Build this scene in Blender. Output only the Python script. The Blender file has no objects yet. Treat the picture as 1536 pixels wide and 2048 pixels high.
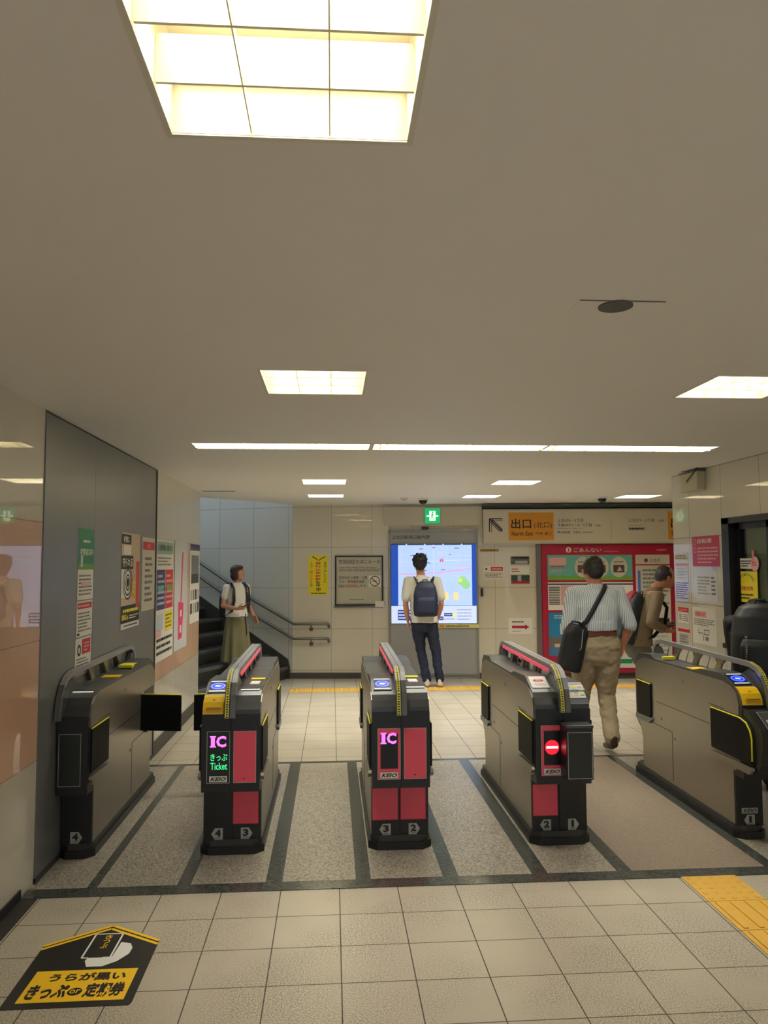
import bpy, bmesh, math, random
from mathutils import Vector, Matrix, noise
random.seed(7)
C = bpy.context.scene.collection
SC = bpy.context.scene
R = math.radians

# ------------------------------------------------------------------ camera, world, exposure
cam = bpy.data.cameras.new('camera'); cam_o = bpy.data.objects.new('camera', cam); C.objects.link(cam_o)
cam.sensor_fit = 'VERTICAL'; cam.sensor_height = 24.0; cam.lens = 1525.0 / 2048.0 * 24.0
cam.clip_start = 0.05; cam.clip_end = 200
pitch, yaw, roll = R(3.90), R(3.911), R(-0.222)
fwd = Vector((math.sin(yaw)*math.cos(pitch), math.cos(yaw)*math.cos(pitch), math.sin(pitch)))
rt = Vector((math.cos(yaw), -math.sin(yaw), 0)); up = rt.cross(fwd)
r2 = math.cos(roll)*rt + math.sin(roll)*up; u2 = -math.sin(roll)*rt + math.cos(roll)*up
m = Matrix((r2, u2, -fwd)).transposed().to_4x4(); m.translation = Vector((0, 0, 1.67))
cam_o.matrix_world = m; SC.camera = cam_o

SC.view_settings.view_transform = 'Standard'; SC.view_settings.look = 'None'
SC.view_settings.gamma = 1.0; SC.view_settings.use_curve_mapping = False
SC.view_settings.exposure = 0.16
SC.cycles.use_denoising = True
SC.cycles.max_bounces = 10; SC.cycles.diffuse_bounces = 6
SC.cycles.sample_clamp_indirect = 6.0
W = bpy.data.worlds.new('world'); SC.world = W; W.use_nodes = True
W.node_tree.nodes['Background'].inputs[0].default_value = (0.72, 0.84, 1.0, 1)
W.node_tree.nodes['Background'].inputs[1].default_value = 0.95
LIGHT_W = 20.0       # watts of one square ceiling light
LIGHT_C = (1.0, 0.99, 0.90)
SPREAD = 125

def area_light(loc, sx, sy, watts, col, rot=(0, 0, 0), parent=None, spread=180):
    l = bpy.data.lights.new('lamp', 'AREA'); l.shape = 'RECTANGLE'; l.size = sx; l.size_y = sy
    l.energy = watts; l.color = col; l.spread = R(spread)
    o = bpy.data.objects.new('lamp', l); C.objects.link(o); o.location = loc; o.rotation_euler = rot
    o.parent = parent
    return o
# daylight falling down the open stairwell
area_light((-3.6, 12.3, 4.9), 2.4, 1.6, 40, (0.75, 0.88, 1.0), (0, R(-12), 0))

# ------------------------------------------------------------------ materials
def lin(c):
    c = c/255.0
    return c/12.92 if c <= 0.04045 else ((c+0.055)/1.055)**2.4
def rgb(c): return (lin(c[0]), lin(c[1]), lin(c[2]), 1.0)
_m = {}
def mat(name, col=(128, 128, 128), rough=0.5, metal=0.0, emit=0.0, coat=0.0, trans=0.0, var=0.0, vscale=6.0, bump=0.0, spec=0.5):
    if name in _m: return _m[name]
    M = bpy.data.materials.new(name); M.use_nodes = True; nt = M.node_tree; b = nt.nodes['Principled BSDF']
    b.inputs['Base Color'].default_value = rgb(col); b.inputs['Roughness'].default_value = rough
    b.inputs['Metallic'].default_value = metal; b.inputs['Coat Weight'].default_value = coat
    b.inputs['Coat Roughness'].default_value = 0.04
    b.inputs['Specular IOR Level'].default_value = spec
    b.inputs['Transmission Weight'].default_value = trans
    if emit:
        b.inputs['Emission Color'].default_value = rgb(col); b.inputs['Emission Strength'].default_value = emit
    if var or bump:
        tc = nt.nodes.new('ShaderNodeTexCoord'); nz = nt.nodes.new('ShaderNodeTexNoise')
        nz.inputs['Scale'].default_value = vscale; nz.inputs['Detail'].default_value = 6
        nt.links.new(tc.outputs['Object'], nz.inputs['Vector'])
        if var:
            mx = nt.nodes.new('ShaderNodeMixRGB'); c = rgb(col)
            mx.inputs[1].default_value = tuple(v*(1-var) for v in c[:3])+(1,)
            mx.inputs[2].default_value = tuple(min(1, v*(1+var)) for v in c[:3])+(1,)
            nt.links.new(nz.outputs['Fac'], mx.inputs[0]); nt.links.new(mx.outputs[0], b.inputs['Base Color'])
        if bump:
            bp = nt.nodes.new('ShaderNodeBump'); bp.inputs['Strength'].default_value = bump; bp.inputs['Distance'].default_value = 0.01
            nt.links.new(nz.outputs['Fac'], bp.inputs['Height']); nt.links.new(bp.outputs[0], b.inputs['Normal'])
    _m[name] = M
    return M

def grid_mat(name, col, joint, bw, rh, mortar, off, axes='XY', rough=0.3, coat=0.0, speck=0.0, sscale=180, band=None, var=0.05, jrough=0.7, bumpd=0.0015, rot=0.0):
    """tiles / panels laid in a square grid in world metres (objects sit at the origin)"""
    M = bpy.data.materials.new(name); M.use_nodes = True; nt = M.node_tree; N = nt.nodes; L = nt.links
    b = N['Principled BSDF']; tc = N.new('ShaderNodeTexCoord')
    mp = N.new('ShaderNodeMapping'); mp.vector_type = 'POINT'
    L.new(tc.outputs['Object'], mp.inputs['Vector']); mp.inputs['Rotation'].default_value = (0, 0, rot)
    sp = N.new('ShaderNodeSeparateXYZ'); L.new(mp.outputs[0], sp.inputs[0])
    cb = N.new('ShaderNodeCombineXYZ')
    for i, a in enumerate(axes):
        ad = N.new('ShaderNodeMath'); ad.operation = 'ADD'; ad.inputs[1].default_value = off[i]
        L.new(sp.outputs[a], ad.inputs[0]); L.new(ad.outputs[0], cb.inputs[i])
    br = N.new('ShaderNodeTexBrick'); br.offset = 0; br.squash = 1; L.new(cb.outputs[0], br.inputs['Vector'])
    br.inputs['Scale'].default_value = 1; br.inputs['Mortar Size'].default_value = mortar; br.inputs['Mortar Smooth'].default_value = 0.1
    br.inputs['Brick Width'].default_value = bw; br.inputs['Row Height'].default_value = rh; br.inputs['Bias'].default_value = 0
    c = rgb(col)
    br.inputs['Color1'].default_value = tuple(v*(1-var) for v in c[:3])+(1,)
    br.inputs['Color2'].default_value = tuple(min(1, v*(1+var)) for v in c[:3])+(1,)
    br.inputs['Mortar'].default_value = rgb(joint)
    colour = br.outputs['Color']
    nz = N.new('ShaderNodeTexNoise'); nz.inputs['Scale'].default_value = 1.3; nz.inputs['Detail'].default_value = 4
    L.new(tc.outputs['Object'], nz.inputs['Vector'])
    cr = N.new('ShaderNodeMapRange'); cr.inputs['To Min'].default_value = 1-var*1.5; cr.inputs['To Max'].default_value = 1+var*1.5
    L.new(nz.outputs['Fac'], cr.inputs[0])
    mm = N.new('ShaderNodeMixRGB'); mm.blend_type = 'MULTIPLY'; mm.inputs[0].default_value = 1
    L.new(colour, mm.inputs[1]); L.new(cr.outputs[0], mm.inputs[2]); colour = mm.outputs[0]
    if speck:
        n2 = N.new('ShaderNodeTexNoise'); n2.inputs['Scale'].default_value = sscale; n2.inputs['Detail'].default_value = 2
        L.new(tc.outputs['Object'], n2.inputs['Vector'])
        n3 = N.new('ShaderNodeTexNoise'); n3.inputs['Scale'].default_value = 2.2; n3.inputs['Detail'].default_value = 3
        L.new(tc.outputs['Object'], n3.inputs['Vector'])
        c2 = N.new('ShaderNodeMapRange'); c2.inputs['From Min'].default_value = 0.38; c2.inputs['From Max'].default_value = 0.62
        c2.inputs['To Min'].default_value = 1-speck; c2.inputs['To Max'].default_value = 1+speck*0.5; c2.clamp = True
        L.new(n2.outputs['Fac'], c2.inputs[0])
        m3 = N.new('ShaderNodeMixRGB'); m3.blend_type = 'MULTIPLY'
        c3 = N.new('ShaderNodeMapRange'); c3.inputs['From Min'].default_value = 0.35; c3.inputs['From Max'].default_value = 0.6
        L.new(n3.outputs['Fac'], c3.inputs[0]); L.new(c3.outputs[0], m3.inputs[0])
        L.new(colour, m3.inputs[1]); L.new(c2.outputs[0], m3.inputs[2]); colour = m3.outputs[0]
    if band:   # (z0, z1, colour) a band of salmon panels
        lo, hi, bc = band
        g1 = N.new('ShaderNodeMath'); g1.operation = 'GREATER_THAN'; g1.inputs[1].default_value = lo; L.new(sp.outputs['Z'], g1.inputs[0])
        g2 = N.new('ShaderNodeMath'); g2.operation = 'LESS_THAN'; g2.inputs[1].default_value = hi; L.new(sp.outputs['Z'], g2.inputs[0])
        g3 = N.new('ShaderNodeMath'); g3.operation = 'MULTIPLY'; L.new(g1.outputs[0], g3.inputs[0]); L.new(g2.outputs[0], g3.inputs[1])
        g4 = N.new('ShaderNodeMath'); g4.operation = 'SUBTRACT'; g4.inputs[0].default_value = 1; L.new(br.outputs['Fac'], g4.inputs[1])
        g5 = N.new('ShaderNodeMath'); g5.operation = 'MULTIPLY'; L.new(g3.outputs[0], g5.inputs[0]); L.new(g4.outputs[0], g5.inputs[1])
        m4 = N.new('ShaderNodeMixRGB'); L.new(g5.outputs[0], m4.inputs[0]); L.new(colour, m4.inputs[1]); m4.inputs[2].default_value = rgb(bc); colour = m4.outputs[0]
    L.new(colour, b.inputs['Base Color'])
    rr = N.new('ShaderNodeMapRange'); rr.inputs['To Min'].default_value = rough; rr.inputs['To Max'].default_value = jrough
    L.new(br.outputs['Fac'], rr.inputs[0]); L.new(rr.outputs[0], b.inputs['Roughness'])
    b.inputs['Coat Weight'].default_value = coat; b.inputs['Coat Roughness'].default_value = 0.015
    bp = N.new('ShaderNodeBump'); bp.invert = True; bp.inputs['Distance'].default_value = bumpd; bp.inputs['Strength'].default_value = 0.6
    L.new(br.outputs['Fac'], bp.inputs['Height']); L.new(bp.outputs[0], b.inputs['Normal'])
    _m[name] = M
    return M

CREAM = (212, 206, 190)
floor_m = grid_mat('floor_tile', (180, 170, 151), (74, 66, 56), 0.3, 0.3, 0.0026, (1.16+0.0, -3.77+9.0), 'XY', rough=0.3, speck=0.50, sscale=150, var=0.035)
wall_m = grid_mat('cream_panel', CREAM, (140, 132, 115), 0.6, 0.6, 0.0025, (0.61+0.6*20+0.0, 0.48), 'XZ', rough=0.4, coat=0.9, var=0.02)
wallL_m = grid_mat('cream_panel_left', CREAM, (150, 140, 122), 0.9, 0.63, 0.002, (9.0-4.234, 0.62), 'YZ', rough=0.4, coat=1.0, band=(0.64, 1.91, (224, 182, 156)), var=0.02)
wallR_m = grid_mat('cream_panel_right', CREAM, (120, 112, 96), 0.6, 0.61, 0.0025, (6.0-0.34, 0.535), 'YZ', rough=0.4, coat=1.0, var=0.02)
ceil_m = mat('ceiling_paint', (238, 236, 231), 0.55, var=0.02, vscale=1.0)
granite_m = grid_mat('granite_speckled', (150, 141, 124), (120, 112, 100), 50, 50, 0.001, (10, 10), 'XY', rough=0.35, var=0.03)
def granite(name, col, amp, scale, rough):
    M = bpy.data.materials.new(name); M.use_nodes = True; nt = M.node_tree; N = nt.nodes; L = nt.links; b = N['Principled BSDF']
    tc = N.new('ShaderNodeTexCoord'); v = N.new('ShaderNodeTexVoronoi'); v.inputs['Scale'].default_value = scale
    n = N.new('ShaderNodeTexNoise'); n.inputs['Scale'].default_value = scale*0.6; n.inputs['Detail'].default_value = 3
    L.new(tc.outputs['Object'], v.inputs['Vector']); L.new(tc.outputs['Object'], n.inputs['Vector'])
    s = N.new('ShaderNodeSeparateColor'); L.new(v.outputs['Color'], s.inputs[0])
    a = N.new('ShaderNodeMath'); a.operation = 'ADD'; L.new(s.outputs[0], a.inputs[0]); L.new(n.outputs['Fac'], a.inputs[1])
    mr = N.new('ShaderNodeMapRange'); mr.inputs['From Min'].default_value = 0.3; mr.inputs['From Max'].default_value = 1.3
    L.new(a.outputs[0], mr.inputs[0])
    mx = N.new('ShaderNodeMixRGB'); c = rgb(col)
    mx.inputs[1].default_value = tuple(x*(1-amp) for x in c[:3])+(1,); mx.inputs[2].default_value = tuple(min(1, x*(1+amp)) for x in c[:3])+(1,)
    L.new(mr.outputs[0], mx.inputs[0]); L.new(mx.outputs[0], b.inputs['Base Color']); b.inputs['Roughness'].default_value = rough
    _m[name] = M; return M
granite_m = granite('granite_light', (130, 123, 110), 0.85, 150, 0.30)
granite_b = granite('granite_brown', (126, 112, 98), 0.22, 130, 0.42)
granite_d = granite('granite_dark', (62, 64, 60), 0.45, 90, 0.2)

black = mat('black_plastic', (30, 30, 29), 0.38)
blackg = mat('black_gloss', (11, 11, 11), 0.28)
flapm = mat('flap_black', (14, 14, 14), 0.55, spec=0.2)
dgrey = mat('dark_grey_plastic', (66, 68, 68), 0.34)
mgrey = mat('mid_grey_plastic', (98, 100, 98), 0.35)
plinth = mat('plinth_grey', (58, 57, 54), 0.45)
steel = mat('gate_steel', (156, 149, 135), 0.34, 0.75, var=0.04, vscale=3)
chrome = mat('rail_steel', (166, 166, 168), 0.30, 0.5)
greypanel = mat('grey_steel_panel', (134, 136, 137), 0.33, 0.45, var=0.06, vscale=2.2)
doorgrey = mat('grey_door_paint', (160, 162, 164), 0.4, 0.1)
pink = mat('pink_panel', (234, 84, 106), 0.4)
yellow = mat('signal_yellow', (245, 200, 20), 0.35)
lemon = mat('lemon_yellow', (236, 222, 40), 0.5)
white = mat('paper_white', (226, 224, 216), 0.5)
offw = mat('off_white', (205, 200, 186), 0.5)
lgrey = mat('light_grey', (170, 170, 166), 0.5)
ink = mat('ink_black', (28, 28, 28), 0.6)
inkg = mat('ink_grey', (120, 118, 112), 0.6)
red = mat('print_red', (200, 44, 52), 0.5)
maroon = mat('guide_board_red', (164, 22, 56), 0.35)
teal = mat('print_teal', (104, 176, 170), 0.5)
green = mat('print_green', (20, 128, 84), 0.45)
grass = mat('print_grass', (110, 160, 66), 0.5)
blue = mat('print_blue', (28, 120, 170), 0.5)
navyp = mat('print_navy', (52, 52, 110), 0.5)
orange = mat('sign_orange', (208, 142, 38), 0.45)
tact = mat('tactile_yellow', (206, 160, 62), 0.55, var=0.08, vscale=20)
paleP = mat('print_pale_pink', (222, 170, 172), 0.5)
brownp = mat('print_brown', (196, 172, 146), 0.5)
skyp = mat('print_pale_blue', (190, 205, 215), 0.5)
gold = mat('brass_plate', (170, 140, 70), 0.4, 0.3)
rubber = mat('rubber_black', (24, 23, 22), 0.7)
glassm = mat('window_glass', (220, 235, 225), 0.02, trans=1.0)
plastic = mat('clear_sleeve', (240, 240, 245), 0.05, trans=0.9)
diffuser = mat('lamp_blade', (214, 204, 172), 0.5, emit=0.12)
recessm = mat('lamp_recess', (220, 212, 186), 0.5, emit=0.05)
tube_m = mat('lamp_tube', (255, 246, 215), 0.5, emit=1.6)
frame_m = mat('lamp_frame', (225, 220, 205), 0.4)
e_map = mat('map_sheet', (178, 208, 252), 0.3, emit=0.72)
e_mapb = mat('map_bar_blue', (20, 70, 176), 0.3, emit=0.7)
e_mapw = mat('map_white', (204, 218, 255), 0.3, emit=0.7)
e_mapl = mat('map_line', (196, 206, 244), 0.3, emit=0.75)
e_mapk = mat('map_ink', (104, 122, 176), 0.3, emit=0.5)
e_mapg = mat('map_green', (150, 212, 150), 0.3, emit=0.7)
e_mapo = mat('map_orange', (250, 212, 150), 0.3, emit=0.8)
e_mapp = mat('map_pink', (226, 178, 226), 0.3, emit=0.7)
e_mapn = mat('map_navy', (40, 66, 150), 0.3, emit=0.5)
e_mapy = mat('map_yellow', (226, 236, 110), 0.3, emit=0.7)
e_green = mat('exit_green', (0, 168, 96), 0.3, emit=0.8)
e_exw = mat('exit_white', (220, 255, 220), 0.3, emit=1.1)
e_mag = mat('led_magenta', (248, 110, 240), 0.3, emit=1.3)
e_grn = mat('led_green', (70, 240, 150), 0.3, emit=0.9)
e_red = mat('led_red', (255, 20, 40), 0.3, emit=2.0)
e_wht = mat('led_white', (255, 225, 235), 0.3, emit=1.6)
e_blue = mat('reader_blue', (20, 50, 225), 0.25, emit=0.9)
e_blue2 = mat('reader_light', (150, 180, 255), 0.25, emit=1.0)
e_bar = mat('reader_bar', (236, 240, 232), 0.25, emit=0.6)
e_pink = mat('rail_led_pink', (236, 80, 110), 0.3, emit=0.35)

# ------------------------------------------------------------------ mesh builder
_txt = {}
FONT = None
def glyphs(s, bold=0.0, shear=0.0, res=2):
    k = (s, bold, shear, res)
    if k in _txt: return _txt[k]
    cu = bpy.data.curves.new('t', 'FONT'); cu.body = s; cu.size = 1; cu.offset = bold; cu.shear = shear; cu.resolution_u = res
    o = bpy.data.objects.new('t', cu); C.objects.link(o)
    bpy.context.view_layer.update()
    dg = bpy.context.evaluated_depsgraph_get(); me = bpy.data.meshes.new_from_object(o.evaluated_get(dg))
    vs = [v.co.xy.copy() for v in me.vertices]; fs = [tuple(p.vertices) for p in me.polygons]
    bpy.data.objects.remove(o); bpy.data.curves.remove(cu); bpy.data.meshes.remove(me)
    if not vs: vs = [Vector((0, 0))]; fs = []
    x0 = min(v.x for v in vs); x1 = max(v.x for v in vs); y0 = min(v.y for v in vs); y1 = max(v.y for v in vs)
    _txt[k] = (vs, fs, x0, x1, y0, y1); return _txt[k]

class Fr:
    """a plane to build on: origin, horizontal axis U, vertical axis V, outward normal N"""
    def __init__(s, o, U=(1, 0, 0), V=(0, 0, 1)):
        s.o = Vector(o); s.U = Vector(U).normalized(); s.V = Vector(V).normalized(); s.N = s.U.cross(s.V)
    def p(s, u, v, n=0): return s.o + s.U*u + s.V*v + s.N*n
WORLD = Fr((0, 0, 0), (1, 0, 0), (0, 1, 0))

class MB:
    def __init__(s, fr=WORLD): s.v = []; s.f = []; s.mi = []; s.mats = []; s.fr = fr; s.sm = []
    def m(s, mt):
        if mt not in s.mats: s.mats.append(mt)
        return s.mats.index(mt)
    def add(s, vs, fs, mt, smooth=False):
        b = len(s.v); s.v += [Vector(v) for v in vs]; k = s.m(mt)
        for f in fs: s.f.append(tuple(b+i for i in f)); s.mi.append(k); s.sm.append(smooth)
    def box(s, u0, v0, n0, u1, v1, n1, mt, bev=0.0):
        P = s.fr.p
        if bev > 0:
            bm = bmesh.new(); vs = [bm.verts.new(q) for q in ((u0, v0, n0), (u1, v0, n0), (u1, v1, n0), (u0, v1, n0), (u0, v0, n1), (u1, v0, n1), (u1, v1, n1), (u0, v1, n1))]
            for f in ((3, 2, 1, 0), (4, 5, 6, 7), (0, 1, 5, 4), (1, 2, 6, 5), (2, 3, 7, 6), (3, 0, 4, 7)): bm.faces.new([vs[i] for i in f])
            bmesh.ops.bevel(bm, geom=bm.edges[:]+bm.verts[:], offset=bev, segments=2, affect='EDGES', profile=0.5)
            bm.verts.index_update(); s.add([P(*v.co) for v in bm.verts], [[v.index for v in f.verts] for f in bm.faces], mt); bm.free(); return s
        vs = [P(u0, v0, n0), P(u1, v0, n0), P(u1, v1, n0), P(u0, v1, n0), P(u0, v0, n1), P(u1, v0, n1), P(u1, v1, n1), P(u0, v1, n1)]
        s.add(vs, [(3, 2, 1, 0), (4, 5, 6, 7), (0, 1, 5, 4), (1, 2, 6, 5), (2, 3, 7, 6), (3, 0, 4, 7)], mt); return s
    def rect(s, u0, v0, u1, v1, n, mt):
        P = s.fr.p; s.add([P(u0, v0, n), P(u1, v0, n), P(u1, v1, n), P(u0, v1, n)], [(0, 1, 2, 3)], mt); return s
    def poly(s, pts, n, mt):
        s.add([s.fr.p(u, v, n) for u, v in pts], [tuple(range(len(pts)))], mt); return s
    def prism(s, pts, n0, n1, mt, bev=0):
        k = len(pts); vs = [s.fr.p(u, v, n0) for u, v in pts]+[s.fr.p(u, v, n1) for u, v in pts]
        fs = [tuple(reversed(range(k))), tuple(range(k, 2*k))]+[(i, (i+1) % k, k+(i+1) % k, k+i) for i in range(k)]
        s.add(vs, fs, mt); return s
    def disc(s, cu, cv, r, n, mt, seg=28, ry=None):
        ry = ry or r
        return s.poly([(cu+r*math.cos(2*math.pi*i/seg), cv+ry*math.sin(2*math.pi*i/seg)) for i in range(seg)], n, mt)
    def ring(s, cu, cv, r0, r1, n, mt, seg=28, asp=1.0):
        vs = []; fs = []
        for i in range(seg):
            a = 2*math.pi*i/seg
            for r in (r0, r1): vs.append(s.fr.p(cu+r*math.cos(a), cv+r*asp*math.sin(a), n))
        for i in range(seg): j = (i+1) % seg; fs.append((2*i, 2*i+1, 2*j+1, 2*j))
        s.add(vs, fs, mt); return s
    def cyl(s, cu, cv, r, n0, n1, mt, seg=24):
        return s.prism([(cu+r*math.cos(2*math.pi*i/seg), cv+r*math.sin(2*math.pi*i/seg)) for i in range(seg)], n0, n1, mt)
    def line(s, pts, w, n, mt):
        for (a, b), (c, d) in zip(pts, pts[1:]):
            dx, dy = c-a, d-b; l = math.hypot(dx, dy) or 1; px, py = -dy/l*w/2, dx/l*w/2
            s.poly([(a+px, b+py), (a-px, b-py), (c-px, d-py), (c+px, d+py)], n, mt)
        return s
    def text(s, t, u0, v0, u1, v1, n, mt, bold=0.0, shear=0.0, keep=None, res=2):
        vs, fs, x0, x1, y0, y1 = glyphs(t, bold, shear, res)
        sx = (u1-u0)/max(1e-6, x1-x0); sy = (v1-v0)/max(1e-6, y1-y0)
        s.add([s.fr.p(u0+(v.x-x0)*sx, v0+(v.y-y0)*sy, n) for v in vs], fs, mt); return s
    def vtext(s, t, u0, v0, u1, v1, n, mt, bold=0.0):
        k = len(t); h = (v1-v0)/k
        for i, ch in enumerate(t): s.text(ch, u0, v1-(i+1)*h+h*0.08, u1, v1-i*h-h*0.08, n, mt, bold)
        return s
    def print_rows(s, u0, v0, u1, v1, n, mt, rows=5, fill=0.45, gap=0.25):
        """small print that cannot be read in the photo: rows of short strokes"""
        h = (v1-v0)/rows
        for r in range(rows):
            u = u0; end = u1-(u1-u0)*random.choice((0, 0, 0.1, 0.3)); y = v1-(r+1)*h+h*(1-fill)/2
            while u < end-1e-4:
                w = min(end-u, (u1-u0)*random.uniform(0.06, 0.2)); s.rect(u, y, u+w, y+h*fill, n, mt); u += w+(u1-u0)*0.02*random.uniform(0.5, gap*6)
        return s
    def tube(s, pts, r, mt, seg=10, flat=1.0, upv=None, cap=True):
        pts = [Vector(p) for p in pts]; rings = []; k = len(pts); rs = r if isinstance(r, (list, tuple)) else [r]*k
        prev = None
        for i, p in enumerate(pts):
            d = (pts[min(i+1, k-1)]-pts[max(i-1, 0)]).normalized()
            a = Vector(upv) if upv else (prev if prev else (Vector((0, 0, 1)) if abs(d.z) < 0.9 else Vector((1, 0, 0))))
            x = d.cross(a).normalized(); y = x.cross(d).normalized(); prev = y
            rings.append([p+x*rs[i]*math.cos(2*math.pi*j/seg)+y*rs[i]*flat*math.sin(2*math.pi*j/seg) for j in range(seg)])
        vs = [q for g in rings for q in g]; fs = []
        for i in range(k-1):
            for j in range(seg): fs.append((i*seg+j, i*seg+(j+1) % seg, (i+1)*seg+(j+1) % seg, (i+1)*seg+j))
        if cap: fs.append(tuple(reversed(range(seg)))); fs.append(tuple((k-1)*seg+j for j in range(seg)))
        s.add(vs, fs, mt, True); return s
    def ell(s, c, r, mt, seg=20, rings=12, z0=-1, z1=1):
        vs = []; fs = []
        for i in range(rings+1):
            t = z0+(z1-z0)*i/rings; a = math.asin(max(-1, min(1, t)))
            for j in range(seg):
                b = 2*math.pi*j/seg; vs.append(Vector((c[0]+r[0]*math.cos(a)*math.cos(b), c[1]+r[1]*math.cos(a)*math.sin(b), c[2]+r[2]*t)))
        for i in range(rings):
            for j in range(seg): fs.append((i*seg+j, i*seg+(j+1) % seg, (i+1)*seg+(j+1) % seg, (i+1)*seg+j))
        fs.append(tuple(reversed(range(seg)))); fs.append(tuple(rings*seg+j for j in range(seg)))
        s.add(vs, fs, mt, True); return s
    def build(s, name, parent=None, label=None, cat=None, group=None, kind=None):
        me = bpy.data.meshes.new(name); me.from_pydata([tuple(v) for v in s.v], [], s.f)
        for mt in s.mats: me.materials.append(mt)
        me.polygons.foreach_set('material_index', s.mi); me.polygons.foreach_set('use_smooth', s.sm); me.update()
        o = bpy.data.objects.new(name, me); C.objects.link(o)
        if parent is not None:
            o.parent = parent; o.matrix_parent_inverse = Matrix.Translation(-Vector(parent.get('base', (0, 0, 0))))
        tag(o, label, cat, group, kind); return o
def tag(o, label=None, cat=None, group=None, kind=None):
    if label: o['label'] = label
    if cat: o['category'] = cat
    if group: o['group'] = group
    if kind: o['kind'] = kind
    return o
def thing(name, label, cat, loc=(0, 0, 0), group=None):
    o = bpy.data.objects.new(name, None); C.objects.link(o); o.empty_display_size = 0.1
    o.location = loc; o['base'] = tuple(loc); tag(o, label, cat, group); return o
def struct(mb, name, parent=None): return mb.build(name, parent, kind='structure' if parent is None else None)

# ------------------------------------------------------------------ the hall
HZ = 2.52
LX, RX = -1.56, 3.345
BA = -0.09379                       # the back wall stands a few degrees askew
BO = Vector((-0.61, 11.39, 0)); BU = Vector((math.cos(BA), math.sin(BA), 0))
BACK = Fr(BO, BU, (0, 0, 1)); LEFT = Fr((LX, 0, 0), (0, 1, 0), (0, 0, 1)); RIGHT = Fr((RX, 0, 0), (0, -1, 0), (0, 0, 1))
SD = Vector((-math.cos(R(25)), math.sin(R(25)), 0))     # stairs climb this way
STAIR = Fr(BO + SD*8, -SD, (0, 0, 1))                   # u = 8 at the corner

b = MB(); b.box(-3.2, -4.2, -0.15, 7.2, 12.4, 0, floor_m); struct(b, 'floor')
# ticket gate zone: speckled granite fields between dark strips
g = MB(); G1a, G1b = 4.16, 6.58
g.box(LX, G1a, -0.01, RX+1.2, G1b, 0.0015, granite_m); struct(g, 'floor')
g = MB(); g.box(1.62, G1a, 0.0016, 2.38, G1b, 0.0025, granite_b); struct(g, 'floor')
g = MB()
for x0, x1 in ((-1.265, -1.215), (-.805, -.735), (-.347, -.26), (.128, .207), (.593, .676), (1.076, 1.163), (1.545, 1.626), (2.375, 2.45)):
    g.box(x0, G1a, 0.0017, x1, G1b, 0.0032, granite_d)
g.box(LX, 4.06, 0.001, RX+1.2, 4.165, 0.0034, granite_d); g.box(LX, 6.57, 0.001, RX+1.2, 6.62, 0.0034, granite_d)
struct(g, 'trim_1')
g = MB(); g.box(LX+.002, -4, 0.0005, -1.47, 4.055, 0.0022, mat('gutter_dark', (38, 36, 34), 0.6, var=0.3)); struct(g, 'trim_2')
# ceiling with cut-outs for the recessed lights
SQ = [(-.315, 1.02, .15, 1.475), (-.315, 3.312, .15, 3.77), (1.757, 3.312, 2.215, 3.755), (-.3, 7.65, .14, 8.085), (1.705, 7.675, 2.15, 8.075),
      (-.292, 9.305, .14, 9.66), (1.67, 9.33, 2.10, 9.70), (3.675, 9.28, 4.13, 9.70), (1.757, 1.02, 2.215, 1.475), (-.315, -1.3, .15, -.85), (1.757, -1.3, 2.215, -.85), (-.315, -3.3, .15, -2.85)]
LG = [(-.98, 5.36, .268, 5.61), (.30, 5.36, 1.553, 5.61), (1.575, 5.36, 2.828, 5.61)]
holes = SQ+LG
xs = sorted({-3.2, -1.66, 7.2}|{h[0] for h in holes}|{h[2] for h in holes}); ys = sorted({-4.2, 9.75}|{h[1] for h in holes}|{h[3] for h in holes})
b = MB()
for i in range(len(xs)-1):
    for j in range(len(ys)-1):
        cx, cy = (xs[i]+xs[i+1])/2, (ys[j]+ys[j+1])/2
        if any(h[0] < cx < h[2] and h[1] < cy < h[3] for h in holes): continue
        if cx < LX and ys[j+1] > 9.3: 
            continue
        b.add([(xs[i], ys[j], HZ), (xs[i+1], ys[j], HZ), (xs[i+1], ys[j+1], HZ), (xs[i], ys[j+1], HZ)], [(3, 2, 1, 0)], ceil_m)
b.add([(-1.66, 9.75, HZ), (7.2, 9.75, HZ), (7.2, 10.7, HZ+.03), (-.55, 11.42, HZ+.03), (-.87, 10.9, HZ+.03)], [(4, 3, 2, 1, 0)], ceil_m)
b.add([(-1.66, 9.75, HZ), (-.87, 10.9, HZ+.03), (-.55, 11.42, HZ+.03), (-.55, 11.42, 3.4), (-.87, 10.9, 3.4), (-1.66, 9.75, 3.4)], [(0, 1, 4, 5), (1, 2, 3, 4)], ceil_m)
struct(b, 'ceiling')
# left wall
b = MB(LEFT); b.box(-4.2, 0, -.2, 4.234, HZ, 0, wallL_m); b.box(6.88, 0, -.2, 9.15, HZ, 0, wallL_m)
struct(b, 'wall_left')
b = MB(LEFT)
for y0, y1 in ((4.236, 5.115), (5.118, 6.86)): b.box(y0, 0.03, -.19, y1, HZ-.015, .006, greypanel)
b.box(4.234, 0, -.2, 6.88, HZ, -.004, black)
b.box(6.862, 0, -.19, 6.885, HZ-.01, .012, mat('panel_edge', (60, 60, 60), 0.4, 0.5))
struct(b, 'door_1')
b = MB(LEFT); b.box(6.885, 0, 0.001, 9.155, .12, .012, black); b.box(-4.2, 0, 0.001, 4.05, .05, .01, black); b.box(4.234, 0, .007, 6.86, .03, .012, plinth); struct(b, 'baseboard_left')
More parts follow.
